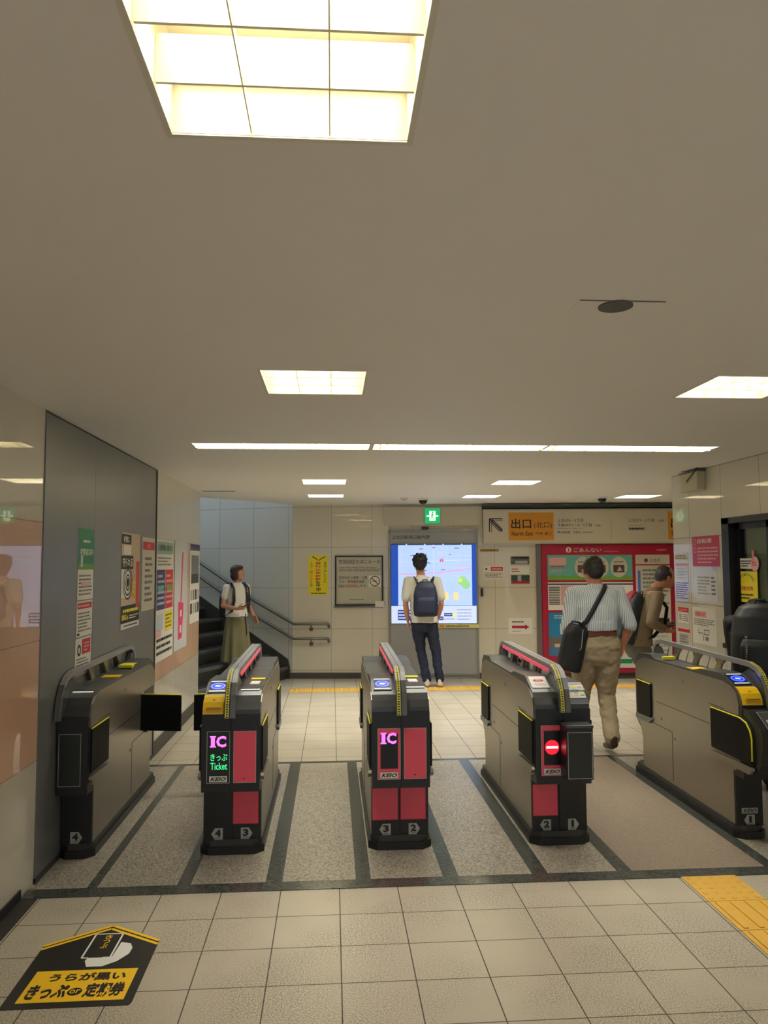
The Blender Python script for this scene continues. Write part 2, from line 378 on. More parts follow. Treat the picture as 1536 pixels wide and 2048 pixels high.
# back wall
b = MB(BACK); b.box(0, 0, -.2, 1.44, 2.62, 0, wall_m); b.box(2.765, 0, -.2, 7.9, 2.62, 0, wall_m); b.box(1.44, 0, -.2, 2.765, 2.62, 0, wall_m)
struct(b, 'wall_back')
b = MB(BACK)
for u0, u1 in ((0.0, 1.43), (2.77, 7.9)): b.box(u0, 0, .001, u1, .085, .014, mat('skirting_grey', (74, 70, 64), 0.4))
struct(b, 'baseboard_back')
b = MB(STAIR); b.box(0, 0, -.2, 8.03, 5.2, 0, grid_mat('stair_panel', (196, 198, 192), (130, 130, 126), 0.6, 0.6, 0.003, (40.2, .48), 'XZ', rough=0.16, coat=0.4, var=0.02, rot=R(25)))
struct(b, 'wall_stair')
b = MB(Fr((LX-.2, 9.15, 0), SD, (0, 0, 1))); b.box(0, 0, -.15, 7, 5.2, 0, wall_m); struct(b, 'wall_stair')
b = MB(); b.box(7.0, 6.4, 0, 7.2, 11.8, HZ, wall_m); struct(b, 'wall_far')
# right wall with the office window opening
WZ = 2.05
b = MB(RIGHT); b.box(-7.28, 0, -.15, -6.335, HZ, 0, wallR_m); b.box(-6.335, WZ, -.15, -4.1, HZ, 0, wallR_m); b.box(-6.335, 0, -.15, -4.1, .95, 0, wallR_m)
b.box(-4.1, 0, -.15, 4.2, HZ, 0, wallR_m)
b.box(-7.28, 0, -3.8, -7.13, HZ, -.15, wallR_m)
struct(b, 'wall_right')
b = MB(RIGHT); b.box(-7.28, 0, .001, -6.335, .085, .012, black); struct(b, 'baseboard_right')
# office window
fr_m = mat('window_frame_dark', (26, 28, 29), 0.3, 0.2)
b = MB(RIGHT)
b.box(-6.335, .95, -.15, -6.22, WZ, .008, fr_m); b.box(-4.22, .95, -.15, -4.1, WZ, .008, fr_m); b.box(-6.335, WZ-.05, -.15, -4.1, WZ, .008, fr_m); b.box(-6.335, .95, -.15, -4.1, .99, .03, fr_m)
wn = b.build('window_1', kind='structure')
b = MB(RIGHT)
for y0, y1, n in ((-6.22, -5.70, -.06), (-5.72, -5.15, -.09), (-5.15, -4.22, -.06)):
    b.box(y0, .99, n-.02, y0+.06, WZ-.05, n+.01, fr_m); b.box(y1-.06, .99, n-.02, y1, WZ-.05, n+.01, fr_m)
    b.box(y0, .99, n-.02, y1, 1.04, n+.01, fr_m); b.box(y0, WZ-.1, n-.02, y1, WZ-.05, n+.01, fr_m)
b.build('sash', wn)
b = MB(RIGHT)
for y0, y1, n in ((-6.16, -5.76, -.065), (-5.66, -5.21, -.095), (-5.09, -4.28, -.065)): b.box(y0, 1.04, n-.003, y1, WZ-.1, n+.003, glassm)
b.build('pane', wn)
b = MB(); dk = mat('office_dark', (92, 96, 88), 0.7)
b.box(5.2, 4.0, 0, 5.3, 7.1, HZ, dk); b.box(RX+.16, 4.0, 0, 5.2, 4.1, HZ, dk); b.box(RX+.16, 7.02, 0, 5.2, 7.12, HZ, dk); struct(b, 'wall_office')

# ------------------------------------------------------------------ lights in the ceiling
def square_light(h, label, group, i):
    x0, y0, x1, y1 = h
    t = thing('ceiling_light', label, 'ceiling light', ((x0+x1)/2, (y0+y1)/2, HZ), group)
    b = MB(); D = .17
    b.add([(x0, y0, HZ), (x1, y0, HZ), (x1, y1, HZ), (x0, y1, HZ), (x0, y0, HZ+D), (x1, y0, HZ+D), (x1, y1, HZ+D), (x0, y1, HZ+D)],
          [(0, 1, 5, 4), (1, 2, 6, 5), (2, 3, 7, 6), (3, 0, 4, 7), (4, 5, 6, 7)], recessm)
    b.build('recess', t)
    f = MB()
    for q in ((x0-.012, y0-.012, x1+.012, y0), (x0-.012, y1, x1+.012, y1+.012), (x0-.012, y0, x0, y1), (x1, y0, x1+.012, y1)):
        f.box(q[0], q[1], HZ-.003, q[2], q[3], HZ+.001, frame_m)
    f.build('frame', t)
    L = y1-y0; wx = x1-x0
    for k in (1, 2):
        y = y0+L*k/3; bl = MB(); bl.box(x0+.002, y-.003, HZ+.004, x1-.002, y+.003, HZ+.095, diffuser); bl.build('louvre_blade', t)
    for k in (1, 2):
        x = x0+wx*k/3; bl = MB(); bl.box(x-.0012, y0+.002, HZ+.004, x+.0012, y1-.002, HZ+.03, diffuser); bl.build('louvre_divider', t)
    for k in range(3):
        y = y0+L*(k+.5)/3; tb = MB(); tb.tube([(x0+.02, y, HZ+.125), (x1-.02, y, HZ+.125)], .012, tube_m, 10); tb.build('tube', t)
    area_light((0, 0, .11), wx*.96, L*.96, LIGHT_W*(.40 if y1 < 5 else 1.6), LIGHT_C, (0, 0, 0), t, 86 if y1 < 5 else SPREAD)
    return t
lab = ['largest square louvred ceiling light at the top of the photo', 'square louvred ceiling light in front of the long lamps, left of the pair', 'square louvred ceiling light at the right edge, in front of the long lamps',
       'nearer of the two small ceiling lights behind the long lamps, left', 'square ceiling light behind the middle long lamp, nearer of the right pair',
       'farther of the two small ceiling lights behind the long lamps, left', 'square ceiling light beside the dome camera over the map, right of it', 'square ceiling light farthest right, above the exit sign box']
for i, h in enumerate(SQ): square_light(h, lab[i] if i < len(lab) else 'square louvred ceiling light behind the viewpoint', 'square recessed ceiling lights', i)
for i, (x0, y0, x1, y1) in enumerate(LG):
    t = thing('long_ceiling_lamp', ('leftmost', 'middle', 'rightmost')[i]+' of the three long louvred lamps across the ceiling', 'ceiling light', ((x0+x1)/2, (y0+y1)/2, HZ), 'long ceiling lamps')
    b = MB(); D = .09
    b.add([(x0, y0, HZ), (x1, y0, HZ), (x1, y1, HZ), (x0, y1, HZ), (x0, y0, HZ+D), (x1, y0, HZ+D), (x1, y1, HZ+D), (x0, y1, HZ+D)],
          [(0, 1, 5, 4), (1, 2, 6, 5), (2, 3, 7, 6), (3, 0, 4, 7), (4, 5, 6, 7)], recessm); b.build('recess', t)
    f = MB()
    for q in ((x0-.01, y0-.012, x1+.01, y0), (x0-.01, y1, x1+.01, y1+.012), (x0-.01, y0, x0, y1), (x1, y0, x1+.01, y1)): f.box(q[0], q[1], HZ-.003, q[2], q[3], HZ+.001, frame_m)
    f.build('frame', t)
    for y in (y0+.07, y1-.07): tb = MB(); tb.tube([(x0+.03, y, HZ+.05), (x1-.03, y, HZ+.05)], .015, tube_m, 10); tb.build('tube', t)
    lv = MB(); n = 26
    for k in range(1, n):
        x = x0+(x1-x0)*k/n; lv.fr = Fr((x, (y0+y1)/2, HZ), (0, 1, 0), (0, 0, 1))
        pr = [(-.12, .03), (-.11, -.004), (-.045, -.016), (0, -.02), (.045, -.016), (.11, -.004), (.12, .03)]
        lv.prism(list(pr), -.0015, .0015, diffuser)
    lv.fr = WORLD; lv.box(x0+.005, (y0+y1)/2-.004, HZ-.016, x1-.005, (y0+y1)/2+.004, HZ+.03, diffuser)
    lv.build('louvre', t)
    area_light((0, 0, .075), (x1-x0)*.96, .2, LIGHT_W*1.7, LIGHT_C, (0, 0, 0), t, SPREAD)

# small ceiling fittings
t = thing('ceiling_speaker', 'round dark grey ceiling speaker in a pale square plate', 'speaker', (.935, 2.41, HZ))
b = MB(); b.cyl(.935, 2.412, .056, HZ-.006, HZ, mat('speaker_mesh', (92, 92, 90), 0.6), 36); b.build('grille', t)
b = MB(); b.box(.80, 2.365, HZ-.0015, 1.085, 2.46, HZ+.0, ceil_m); b.box(.80, 2.362, HZ-.003, 1.085, 2.367, HZ, inkg); b.build('plate', t)
for x, y, l in ((1.19, 9.9, 'black dome camera on the ceiling above the lit map'), (3.47, 9.57, 'black dome camera on the ceiling above the exit sign box')):
    t = thing('dome_camera', l, 'security camera', (x, y, HZ), 'ceiling dome cameras')
    b = MB(); b.cyl(x, y, .07, HZ-.022, HZ, ceil_m, 28); b.build('mount', t)
    b = MB(); b.ell((x, y, HZ-.02), (.055, .055, .055), blackg, 24, 10, -1, 0); b.build('dome', t)
b = MB(); b.cyl(.93, 9.75, .05, HZ-.02, HZ, ceil_m, 24); b.cyl(.93, 9.75, .03, HZ-.03, HZ-.02, lgrey, 24)
b.build('smoke_detector', label='white round smoke detector on ceiling left of the map camera', cat='smoke detector')
b = MB(); b.box(-1.5, 8.9, HZ-.004, -1.12, 9.25, HZ, ceil_m); b.box(-1.5, 8.895, HZ-.006, -1.12, 8.9, HZ, inkg)
b.build('ceiling_hatch', label='pale ceiling hatch beside the stair opening', cat='hatch')

# ------------------------------------------------------------------ stairs and handrail
st = thing('staircase', 'dark staircase climbing left beyond the poster wall', 'stairs', tuple(BO))
perp = Vector((SD.y, -SD.x, 0)).normalized()     # from stair wall towards the viewer
if perp.y > 0: perp = -perp
SF = Fr(BO + perp*0.0, SD, (0, 0, 1))
b = MB(); nb = MB(); sm_ = mat('stair_granite_dark', (44, 46, 44), 0.35, var=0.2, vscale=30); ns = mat('stair_nosing', (86, 86, 82), 0.5)
sgn = 1 if SF.N.dot(perp) > 0 else -1
b.fr = SF; nb.fr = SF
for k in range(14):
    u = .03+.29*k
    b.box(u, 0, sgn*.02, u+.29+(2 if k == 13 else .0), .17*(k+1), sgn*2.35, sm_)
    nb.box(u-.012, .17*(k+1)-.035, sgn*.02, u+.03, .17*(k+1)+.002, sgn*2.35, ns)
b.build('steps', st); nb.build('nosing', st)
b = MB(SF); b.prism([(0, 0), (0, .16), (.03, .28), (4.1, 2.68), (4.1, 0)], sgn*.001, sgn*.03, mat('stringer_dark', (62, 62, 58), 0.4)); b.build('stringer', st)
hr = thing('handrail', 'double grey metal handrail along the stair wall', 'handrail', tuple(BO+Vector((0, 0, .8))))
hm = mat('handrail_grey', (118, 116, 108), 0.35, 0.6)
for zz, nm in ((.80, 'upper_rail'), (.585, 'lower_rail')):
    pts = [BACK.p(.57, zz-.05, .02), BACK.p(.57, zz-.01, .07), BACK.p(.555, zz, .08), BACK.p(.3, zz, .08), BACK.p(.06, zz, .08)]
    q = BO-SD*0+perp*.08
    for k in range(1, 9): pts.append(q+SD*(.05+.5*k)+Vector((0, 0, zz+.03+.293*k)))
    b = MB(); b.tube(pts, .021, hm, 12); b.build(nm, hr)
    br = MB()
    for c in (BACK.p(.31, zz, 0),): br.tube([c+Vector((0, -.08, -.01)), c+Vector((0, -.08, -.06)), c+Vector((0, 0, -.08))], .009, hm, 8); br.tube([c+Vector((0, -.01, -.08)), c+Vector((0, 0.0, -.08))], .03, hm, 14)
    for k in (.7, 2.4):
        c = q+SD*(.05+k)+Vector((0, 0, zz+.03+.586*k)); br.tube([c, c+Vector((0, 0, -.06)), c-perp*.08+Vector((0, 0, -.07))], .009, hm, 8)
    br.build('bracket', hr)

# ------------------------------------------------------------------ tactile paving
def tactile(x, y, kind, label, group, s=.3):
    b = MB(); b.box(x+.002, y+.002, .0005, x+s-.002, y+s-.002, .004, tact)
    if kind == 'dots':
        for i in range(5):
            for j in range(5):
                cx, cy = x+s*(i+.5)/5, y+s*(j+.5)/5; vs = []; fs = []; seg = 12
                for r, z in ((.014, .004), (.010, .008)):
                    for k in range(seg): vs.append((cx+r*math.cos(2*math.pi*k/seg), cy+r*math.sin(2*math.pi*k/seg), z))
                for k in range(seg): fs.append((k, (k+1) % seg, seg+(k+1) % seg, seg+k))
                fs.append(tuple(range(seg, 2*seg))); b.add(vs, fs, tact)
    else:
        for i in range(4):
            cx = x+s*(i+.5)/4; b.box(cx-.012, y+.015, .004, cx+.012, y+s-.015, .009, tact, .002)
    return b.build('tactile_tile', label=label, cat='tactile paving', group=group)
tactile(1.852, 3.765, 'dots', 'yellow dotted tactile tile at the near end of the gate zone', 'tactile tiles before the gates')
tactile(1.852, 3.465, 'bars', 'yellow barred tactile tile next to the dotted one', 'tactile tiles before the gates')
tactile(1.852, 3.165, 'bars', 'yellow barred tactile tile cut by the right photo edge', 'tactile tiles before the gates')
for k in range(2, 18): tactile(-1.16+.3*k, 10.13, 'dots', 'yellow tactile tile in the row along the back wall', 'tactile tiles along the back wall')

# ------------------------------------------------------------------ floor sticker
FL = Fr((0, 0, .0004), (1, 0, 0), (0, 1, 0))
b = MB(FL); ky = mat('sticker_yellow', (246, 196, 28), 0.4); kb = mat('sticker_black', (26, 26, 25), 0.4)
b.prism([(-1.252, 3.078), (-.77, 3.078), (-.763, 3.10), (-.766, 3.585), (-1.009, 3.742), (-1.262, 3.57)], 0, .0012, kb)
for o in (0.0, .03):
    b.line([(-1.262+.0, 3.563-o), (-1.009, 3.735-o), (-.766, 3.578-o)], .016, .0015, ky)
b.rect(-1.207, 3.118, -.80, 3.348, .0016, ky)
b.text('うらが黒い', -1.14, 3.262, -.835, 3.325, .002, kb, .04); b.text('きっぷ', -1.19, 3.14, -1.035, 3.245, .002, kb, .045)
b.disc(-1.005, 3.185, .028, .002, kb); b.text('or', -1.025, 3.172, -.985, 3.2, .0024, ky, .01); b.text('定期券', -.97, 3.14, -.815, 3.245, .002, kb, .045)
b.poly([(-1.02, 3.372), (-.955, 3.372), (-.905, 3.41), (-.87, 3.47), (-.868, 3.52), (-.885, 3.56), (-.93, 3.575), (-.935, 3.45), (-.985, 3.45), (-.985, 3.50), (-1.01, 3.51), (-1.03, 3.49), (-1.04, 3.42)], .0016, white)
b.rect(-1.062, 3.445, -.942, 3.655, .0018, kb)
b.line([(-1.062, 3.445), (-1.062, 3.655), (-.942, 3.655), (-.942, 3.445), (-.975, 3.445)], .008, .002, white); b.line([(-1.062, 3.445), (-1.035, 3.445)], .008, .002, white)
b.vtext('きっぷ', -1.012, 3.52, -.982, 3.645, .0022, ky, .01)
b.build('floor_sticker', label='black and yellow ticket notice sticker on the near floor', cat='floor sticker')

# ------------------------------------------------------------------ ticket gates
GY0, GY1 = 4.50, 6.11
def half(t, xs, s, w, cfg):
    """one half of a gate: steel flank at x = xs facing its passage, rail on the other edge (a = 0 .. w inwards)"""
    X = lambda a: xs+s*a
    xl, xr = min(X(0), X(w)), max(X(0), X(w))
    YZ = lambda x: Fr((x, 0, 0), (0, 1, 0), (0, 0, 1))          # normal +x
    def ex(name, prof, a0, a1, mt):
        b = MB(YZ(0)); p0, p1 = sorted((X(a0), X(a1))); b.prism(prof, p0, p1, mt); return b.build(name, t)
    low = [(4.60, .07), (4.60, .375), (6.03, .375), (5.99, .3), (5.99, .07)]
    ex('lower_body', low, .002, w-.001, black)
    upp = [(4.50, .375), (4.497, .81), (6.115, .81), (6.115, .43), (6.04, .375)]
    ex('front_box', upp, .002, w-.001, black)
    ex('side_panel', [(4.615, .08), (4.615, .40), (4.535, .43), (4.53, .815), (4.555, .87), (4.62, .905), (4.72, .925), (5.95, .925), (6.075, .88), (6.105, .84), (6.105, .44), (6.03, .39), (5.985, .3), (5.985, .08)], -.001, .006, steel)
    if cfg.get('reader', 0):
        top = [(4.50, .80), (4.505, .835), (4.525, .87), (4.56, .90), (4.60, .918), (4.715, .966), (4.76, .972), (5.02, .962), (5.12, .938), (5.75, .938), (5.82, .965), (6.04, .95), (6.10, .90), (6.12, .80)]
    else:
        top = [(4.50, .80), (4.51, .835), (4.54, .87), (4.58, .905), (4.625, .928), (4.68, .938), (5.5, .938), (5.62, .965), (5.95, .965), (6.07, .92), (6.115, .85), (6.12, .80)]
    ex('top_housing', top, .004, w-.028, dgrey)
    # seams, lock and vent marks on the steel flank
    b = MB(YZ(0)); q0, q1 = sorted((X(-.0025), X(0)))
    for y0, z0, y1, z1 in ((4.90, .622, 5.72, .626), (5.455, .10, 5.459, .45), (5.455, .448, 5.9, .452), (4.70, .755, 4.90, .758)): b.box(y0, z0, q0, y1, z1, q1, black)
    for y0, z0 in ((5.62, .50), (5.25, .83), (5.40, .40)): b.box(y0, z0, q0, y0+.025, z0+.018, q1, inkg)
    b.build('panel_seam', t)
    # flap pockets and flaps
    for yy, far in ((4.55, False), (5.79, True)):
        L = .32 if not far else .28
        sh = [(yy, .50), (yy+.03, .475), (yy+L, .475), (yy+L, .745), (yy+.02, .745), (yy, .745)]
        if not far:
            if cfg.get('bigflap'): yy = 4.375; L = .49
            else: yy = 4.515; L = .35
            sh = [(yy, .50), (yy+.015, .482), (yy+L, .482), (yy+L, .745), (yy+.13, .745), (yy+.06, .73), (yy+.015, .69), (yy, .64)] if cfg.get('bigflap') else [(yy, .482), (yy+L, .482), (yy+L, .745), (yy, .745)]
        b = MB(YZ(0)); p0, p1 = sorted((X(-.004), X(.03))); b.prism(sh, p0, p1, black); b.build('flap_pocket', t)
        b = MB(YZ(0)); p0, p1 = sorted((X(-.02), X(-.002))); lz = .43 if not far else .44
        b.prism([(yy-.01, lz+.03), (yy+.03, lz), (yy+L, lz+.0), (yy+L, lz+.035), (yy, lz+.045)], p0, p1, mgrey if far else steel); b.build('pocket_sill', t)
        if not (far and cfg.get('flap_out')):
            p0, p1 = sorted((X(-.014), X(-.003))); sh2 = [(y+(.008 if y < yy+L/2 else -.008), z+(.008 if z < .6 else -.008)) for y, z in sh]
            b = MB(YZ(0)); b.prism(sh2, p0, p1, flapm); f = b.build('flap', t)
            e = MB(); x = X(-.009)
            pts = [(x, yy+L-.01, .738), (x, yy+.13, .738), (x, yy+.062, .722), (x, yy+.02, .682), (x, yy+.006, .64), (x, yy+.008, .51)] if (cfg.get('bigflap') and not far) else [(x, yy+L-.01, .738), (x, yy+.015, .738)]
            e.tube(pts, .005, lemon, 8); e.build('yellow_edge', f, label='yellow rubber edge of the flap')
    if cfg.get('flap_out'):
        hx, hy = X(0), 5.70; d = Vector((-s*.93, -.16, 0)).normalized(); F = Fr((hx, hy, 0), d, (0, 0, 1))
        b = MB(F); Lf = cfg['flap_out']; b.box(-.02, .48, -.012, Lf, .735, .012, flapm, .006); f = b.build('flap', t)
        e = MB(); e.tube([F.p(0, .737), F.p(Lf-.015, .737), F.p(Lf, .725)], .005, lemon, 8); e.build('yellow_edge', f, label='yellow rubber edge of the flap')
    # rail on the inner edge
    xr_ = X(w-.016)
    path = [(4.437, .80), (4.443, .87), (4.465, .93), (4.51, .99), (4.57, 1.03), (4.65, 1.05), (5.3, 1.058), (5.93, 1.066), (6.02, 1.05), (6.08, 1.0), (6.105, .93)]
    b = MB(); n = len(path); inner = []
    for i, (y, z) in enumerate(path):
        p, q = path[max(0, i-1)], path[min(n-1, i+1)]; dy, dz = q[0]-p[0], q[1]-p[1]; l = math.hypot(dy, dz); inner.append((y+dz/l*.03, z-dy/l*.03))
    F = YZ(xr_); b.fr = F
    for i in range(n-1): b.prism([path[i], path[i+1], inner[i+1], inner[i]], -.0145, .0145, mgrey if i < 3 else chrome)
    b.build('handrail', t)
    b = MB(F); b.prism([(4.47, .81), (4.48, .87), (4.52, .94), (4.58, .99), (4.65, 1.01), (4.80, .94), (4.95, .93), (4.95, .81)], -.012, .012, dgrey); b.build('rail_web', t); b = MB(F)
    b.prism([(5.9, .93), (5.97, 1.0), (6.04, 1.01), (6.08, .95), (6.09, .81), (5.85, .81)], -.012, .012, dgrey); b.build('rail_web', t)
    b = MB(F)
    for y in (4.98, 5.30, 5.62):
        b.prism([(y+.06, .93), (y+.14, .93), (y+.09, .99), (y+.12, 1.04), (y-.05, 1.04), (y+.02, .99)], -.006, .006, steel); b.tube([(xr_, y+.24, .93), (xr_, y+.18, 1.035)], .004, chrome, 6)
    b.box(4.6, .91, -.013, 6.1, .94, .013, dgrey)
    b.build('rail_strut', t)
    if cfg.get('pink'):
        b = MB(F); k = 1 if s < 0 else -1; p0, p1 = sorted((k*.0145, k*.019)); b.prism([(4.70, 1.0), (5.93, 1.015), (5.93, 1.036), (4.66, 1.022)], p0, p1, e_pink); b.build('light_strip', t, label='pink light strip under the handrail')
    if cfg.get('label'):
        b = MB()
        for i in range(5):
            (y0, z0), (y1, z1) = path[i], path[i+1]
            f0 = Fr((xr_, y0, z0), (1, 0, 0), (0, y1-y0, z1-z0)); L = math.hypot(y1-y0, z1-z0); b.fr = f0
            b.rect(-.009, .002, .009, L, .0012, lemon)
            for k in range(max(1, int(L/.014))): b.rect(-.005, .004+k*.014, .005, .012+k*.014, .0018, ink)
        b.build('warning_label', t, label='yellow strip label with black characters')
    # front faces
    FR = Fr((0, GY0-.003, 0), (1, 0, 0), (0, 0, 1)); FL_ = Fr((0, 4.60, 0), (1, 0, 0), (0, 0, 1))
    if s > 0: pl, pr = xl+.034, xr-.005
    else: pl, pr = xl+.017, xr-.024
    if w < .185 and cfg.get('solo'): pl, pr = (xl+.012, xr-.04) if s < 0 else (xl+.02, xr-.02)
    kind = cfg.get('panel')
    def outline(b, x0, z0, x1, z1, mt, n=.0025): b.line([(x0, z0), (x1, z0), (x1, z1), (x0, z1), (x0, z0)], .003, n, mt)
    if kind:
        b = MB(FR); z0, z1 = .427, .716
        b.box(pl, z0, 0, pr, z1, .002, pink if kind in ('pink', 'ic', 'noentry') else mat('display_black', (34, 38, 35), 0.3)); outline(b, pl, z0, pr, z1, lgrey)
        if kind == 'pink': b.rect((pl+pr)/2-.008, z0+.02, (pl+pr)/2+.004, z0+.026, .003, ink)
        p = b.build('front_panel', t)
        if kind in ('ic', 'ticket', 'noentry'):
            b = MB(FR)
            if kind != 'ticket': b.box(pl+.016, z0+.06, .002, pr-.014, z1-.03, .003, blackg)
            cx = (pl+pr)/2; sc = MB(FR)
            if kind == 'noentry':
                sc.disc(cx, .59, .042, .004, e_red, 36); sc.rect(cx-.034, .583, cx+.034, .597, .005, e_wht)
            else:
                sc.text('I', pl+.022, .63, pl+.044, .69, .004, e_mag, .03); sc.text('C', pl+.052, .628, pl+.108, .692, .004, e_mag, .04)
                sc.rect(pl+.016, .684, pl+.050, .692, .0041, e_mag); sc.rect(pl+.016, .628, pl+.050, .636, .0041, e_mag)
            if kind == 'ticket':
                sc.build('card_lettering', t, label='glowing pink letters IC'); sc = MB(FR)
                sc.text('きっぷ', pl+.02, .552, pl+.115, .592, .004, e_grn, .01); sc.text('Ticket', pl+.02, .502, pl+.115, .542, .004, e_grn, .01)
            b.rect(pl+.014, z0+.006, pr-.014, z0+.040, .004, white); b.text('KEIO', pl+.020, z0+.012, pr-.020, z0+.034, .0046, ink, .03, .35)
            b.build('display_screen', t); sc.build('display_lettering', t, label={'ticket': 'glowing green ticket lettering', 'ic': 'glowing pink letters IC'}.get(kind, 'glowing red no-entry disc'))
    if cfg.get('low'):
        b = MB(FL_); x0, x1 = (xl+.006, xr-.012) if s > 0 else (xl+.004, xr-.018)
        b.box(x0, .165, 0, x1, .348, .002, pink); outline(b, x0, .165, x1, .348, red); b.build('lower_panel', t)
    if cfg.get('num'):
        c = (xl+xr)/2+(.0 if s > 0 else -.004); k = -1 if s > 0 else 1; z = cfg.get('nz', .11)
        b = MB(FL_); pts = [(c-k*.03, z-.032), (c-k*.03, z+.032), (c+k*.016, z+.032), (c+k*.037, z), (c+k*.016, z-.032)]
        if k > 0: pts = pts[::-1]
        b.prism(pts, 0, .002, lgrey); hw = .008 if cfg['num'] == '1' else .017; b.text(cfg['num'], c-hw-k*.002, z-.015, c+hw-k*.002, z+.025, .003, ink, .045); b.rect(c-.018, z-.024, c+.018, z-.020, .003, inkg)
        b.build('number_plate', t)
    if cfg.get('keio'):
        b = MB(FL_); c = (xl+xr)/2; b.box(c-.05, .145, 0, c+.05, .178, .002, lgrey); b.text('KEIO', c-.042, .15, c+.042, .173, .003, ink, .02, .35); b.build('name_plate', t)
    # things on the sloping top
    ax0, ax1 = .016, w-.045
    sl = Fr((0, 4.602, .920), (1, 0, 0), (0, .115, .048))
    x0, x1 = sorted((X(ax0), X(ax1)))
    if cfg.get('reader') == 'blue':
        b = MB(sl); b.box(x0, -.005, 0, x1, .125, .004, blackg); b.rect(x0+.006, .006, x1-.006, .014, .0048, e_bar); b.rect(x0+.006, .112, x1-.006, .119, .0048, e_bar); b.build('card_reader', t)
        b = MB(sl); c = (x0+x1)/2; b.rect(x0+.008, .02, x1-.008, .105, .0046, mat('reader_navy', (8, 18, 90), 0.2, emit=.5)); b.disc(c, .062, .046, .005, e_blue, 30, .036); b.ring(c, .062, .036, .039, .0056, e_blue2, 30, .8); b.poly([(c-.02, .055), (c+.008, .05), (c+.024, .066), (c-.012, .072)], .006, e_blue2); b.build('reader_screen', t, label='blue glowing card touch screen')
    if cfg.get('reader') == 'closed':
        b = MB(sl); b.box(x0, -.005, 0, x1, .125, .003, white); b.ring((x0+x1)/2, .075, .024, .034, .004, red, 30, .45); b.rect(x0+.02, .071, x1-.02, .079, .0045, red); b.print_rows(x0+.02, .015, x1-.02, .045, .004, paleP, 3); b.build('closed_notice', t, label='white closed notice with a red symbol')
    if cfg.get('slot'):
        b = MB(); xa, xb = x0-.008, x1+.004
        F2 = Fr((0, 0, 0), (0, 1, 0), (0, 0, 1)); b.fr = F2
        b.prism([(4.488, .815), (4.494, .85), (4.512, .88), (4.545, .905), (4.575, .912), (4.60, .90), (4.60, .815)], xa, xb, yellow)
        b.fr = Fr((0, 4.4875, .848), (1, 0, 0), (0, .018, .03))
        b.rect(xa+.018, -.012, xb-.014, .006, .0025, mat('slot_shade', (190, 138, 12), 0.5)); b.rect(xa+.025, -.004, xb-.02, -.001, .003, ink)
        b.fr = Fr((0, 4.512, .88), (1, 0, 0), (0, .033, .025)); b.text('▲', (xa+xb)/2-.012, .012, (xa+xb)/2+.012, .022, .002, red)
        b.build('ticket_slot', t, label='yellow ticket slot')
    if cfg.get('bar'):
        b = MB(); xa, xb = x0-.006, x1; b.fr = Fr((0, 4.622, .9285), (1, 0, 0), (0, .055, .01)); b.rect(xa, -.004, xb, .012, .002, e_bar); b.build('edge_strip', t, label='white edge line on the sloping top')
    if cfg.get('sticker'):
        b = MB(); b.box(x0+.03, 4.78, .938, x1-.02, 4.90, .9395, white); b.box(x0+.02, 4.96, .938, x1-.0, 5.02, .942, lemon); b.build('top_sticker', t, label='white sticker and yellow strip on top')
    if cfg.get('strips'):
        b = MB(); b.box(x0, 5.14, .938, x1, 5.24, .942, yellow); b.box(x0+.01, 5.52 if s < 0 else 5.62, .95, x1-.01, 5.66, .968, lemon); b.build('yellow_strip', t)
    if cfg.get('sheet'):
        b = MB(Fr((0, 4.535, .866), (1, 0, 0), (0, .085, .062))); b.box(x0-.004, -.002, .0, x1+.004, .125, .004, white)
        b.rect(x0, .11, x1, .114, .005, inkg)
        for i in range(3):
            for j in range(4): b.rect(x0+.008+i*.036, .012+j*.022, x0+.034+i*.036, .026+j*.022, .005, (lemon, skyp, paleP, lgrey, teal)[(i*2+j) % 5])
        b.build('notice_sheet', t, label='white notice sheet with small coloured marks')
    if cfg.get('bump'):
        b = MB(); b.box(xl-.02, 4.37, .43, xr-.03, 4.50, .725, black, .006)
        b.fr = Fr((0, 4.37, 0), (1, 0, 0), (0, 0, 1)); b.rect(xl-.012, .437, xr-.038, .70, .001, mat('display_black')); b.line([(xl-.012, .44), (xr-.038, .44), (xr-.038, .70), (xl-.012, .70), (xl-.012, .44)], .003, .002, lgrey)
        b.fr = WORLD; b.box(xl-.022, 4.365, .722, xr-.028, 4.50, .74, dgrey, .004)
        b.build('front_unit', t, label='black box standing out from the front, thin white outline')
    return xl, xr
def gate(label, xa, xb, left=None, right=None, group='ticket gates'):
    t = thing('ticket_gate', label, 'ticket gate', ((xa+xb)/2, 5.3, 0), group)
    b = MB(); x0, x1 = xa-.016, xb+.016; r = .05
    def outl(g, y0, y1): return [(x0+r-g, y0-g), (x1-r+g, y0-g), (x1+g, y0+r-g), (x1+g, y1-r+g), (x1-r+g, y1+g), (x0+r-g, y1+g), (x0-g, y1-r+g), (x0-g, y0+r-g)]
    b.prism(outl(0, 4.565, 6.16), .002, .045, black); b.prism(outl(-.012, 4.565, 6.16), .045, .078, plinth); b.build('base', t)
    if left and right:
        c = (xa+xb)/2; half(t, xa, 1, c-xa, left); half(t, xb, -1, xb-c, right)
        m_ = MB(); m_.box(c-.0015, 4.594, .07, c+.0015, 4.60, .375, ink); m_.build('centre_seam', t)
    elif left: half(t, xa, 1, xb-xa, left)
    else: half(t, xb, -1, xb-xa, right)
    return t
gate('half-width ticket gate against the grey steel wall, number 4 on its foot, flap swung out', -1.548, -1.375, right=dict(solo=1, panel='blank', num='4', bar=1, strips=1, flap_out=.30))
gate('ticket gate showing IC and green ticket letters with a yellow slot', -.745, -.41, left=dict(panel='ticket', num='4', reader='blue', slot=1, label=1, flap_out=.25), right=dict(panel='pink', low=1, num='3', bar=1, sticker=1, pink=1))
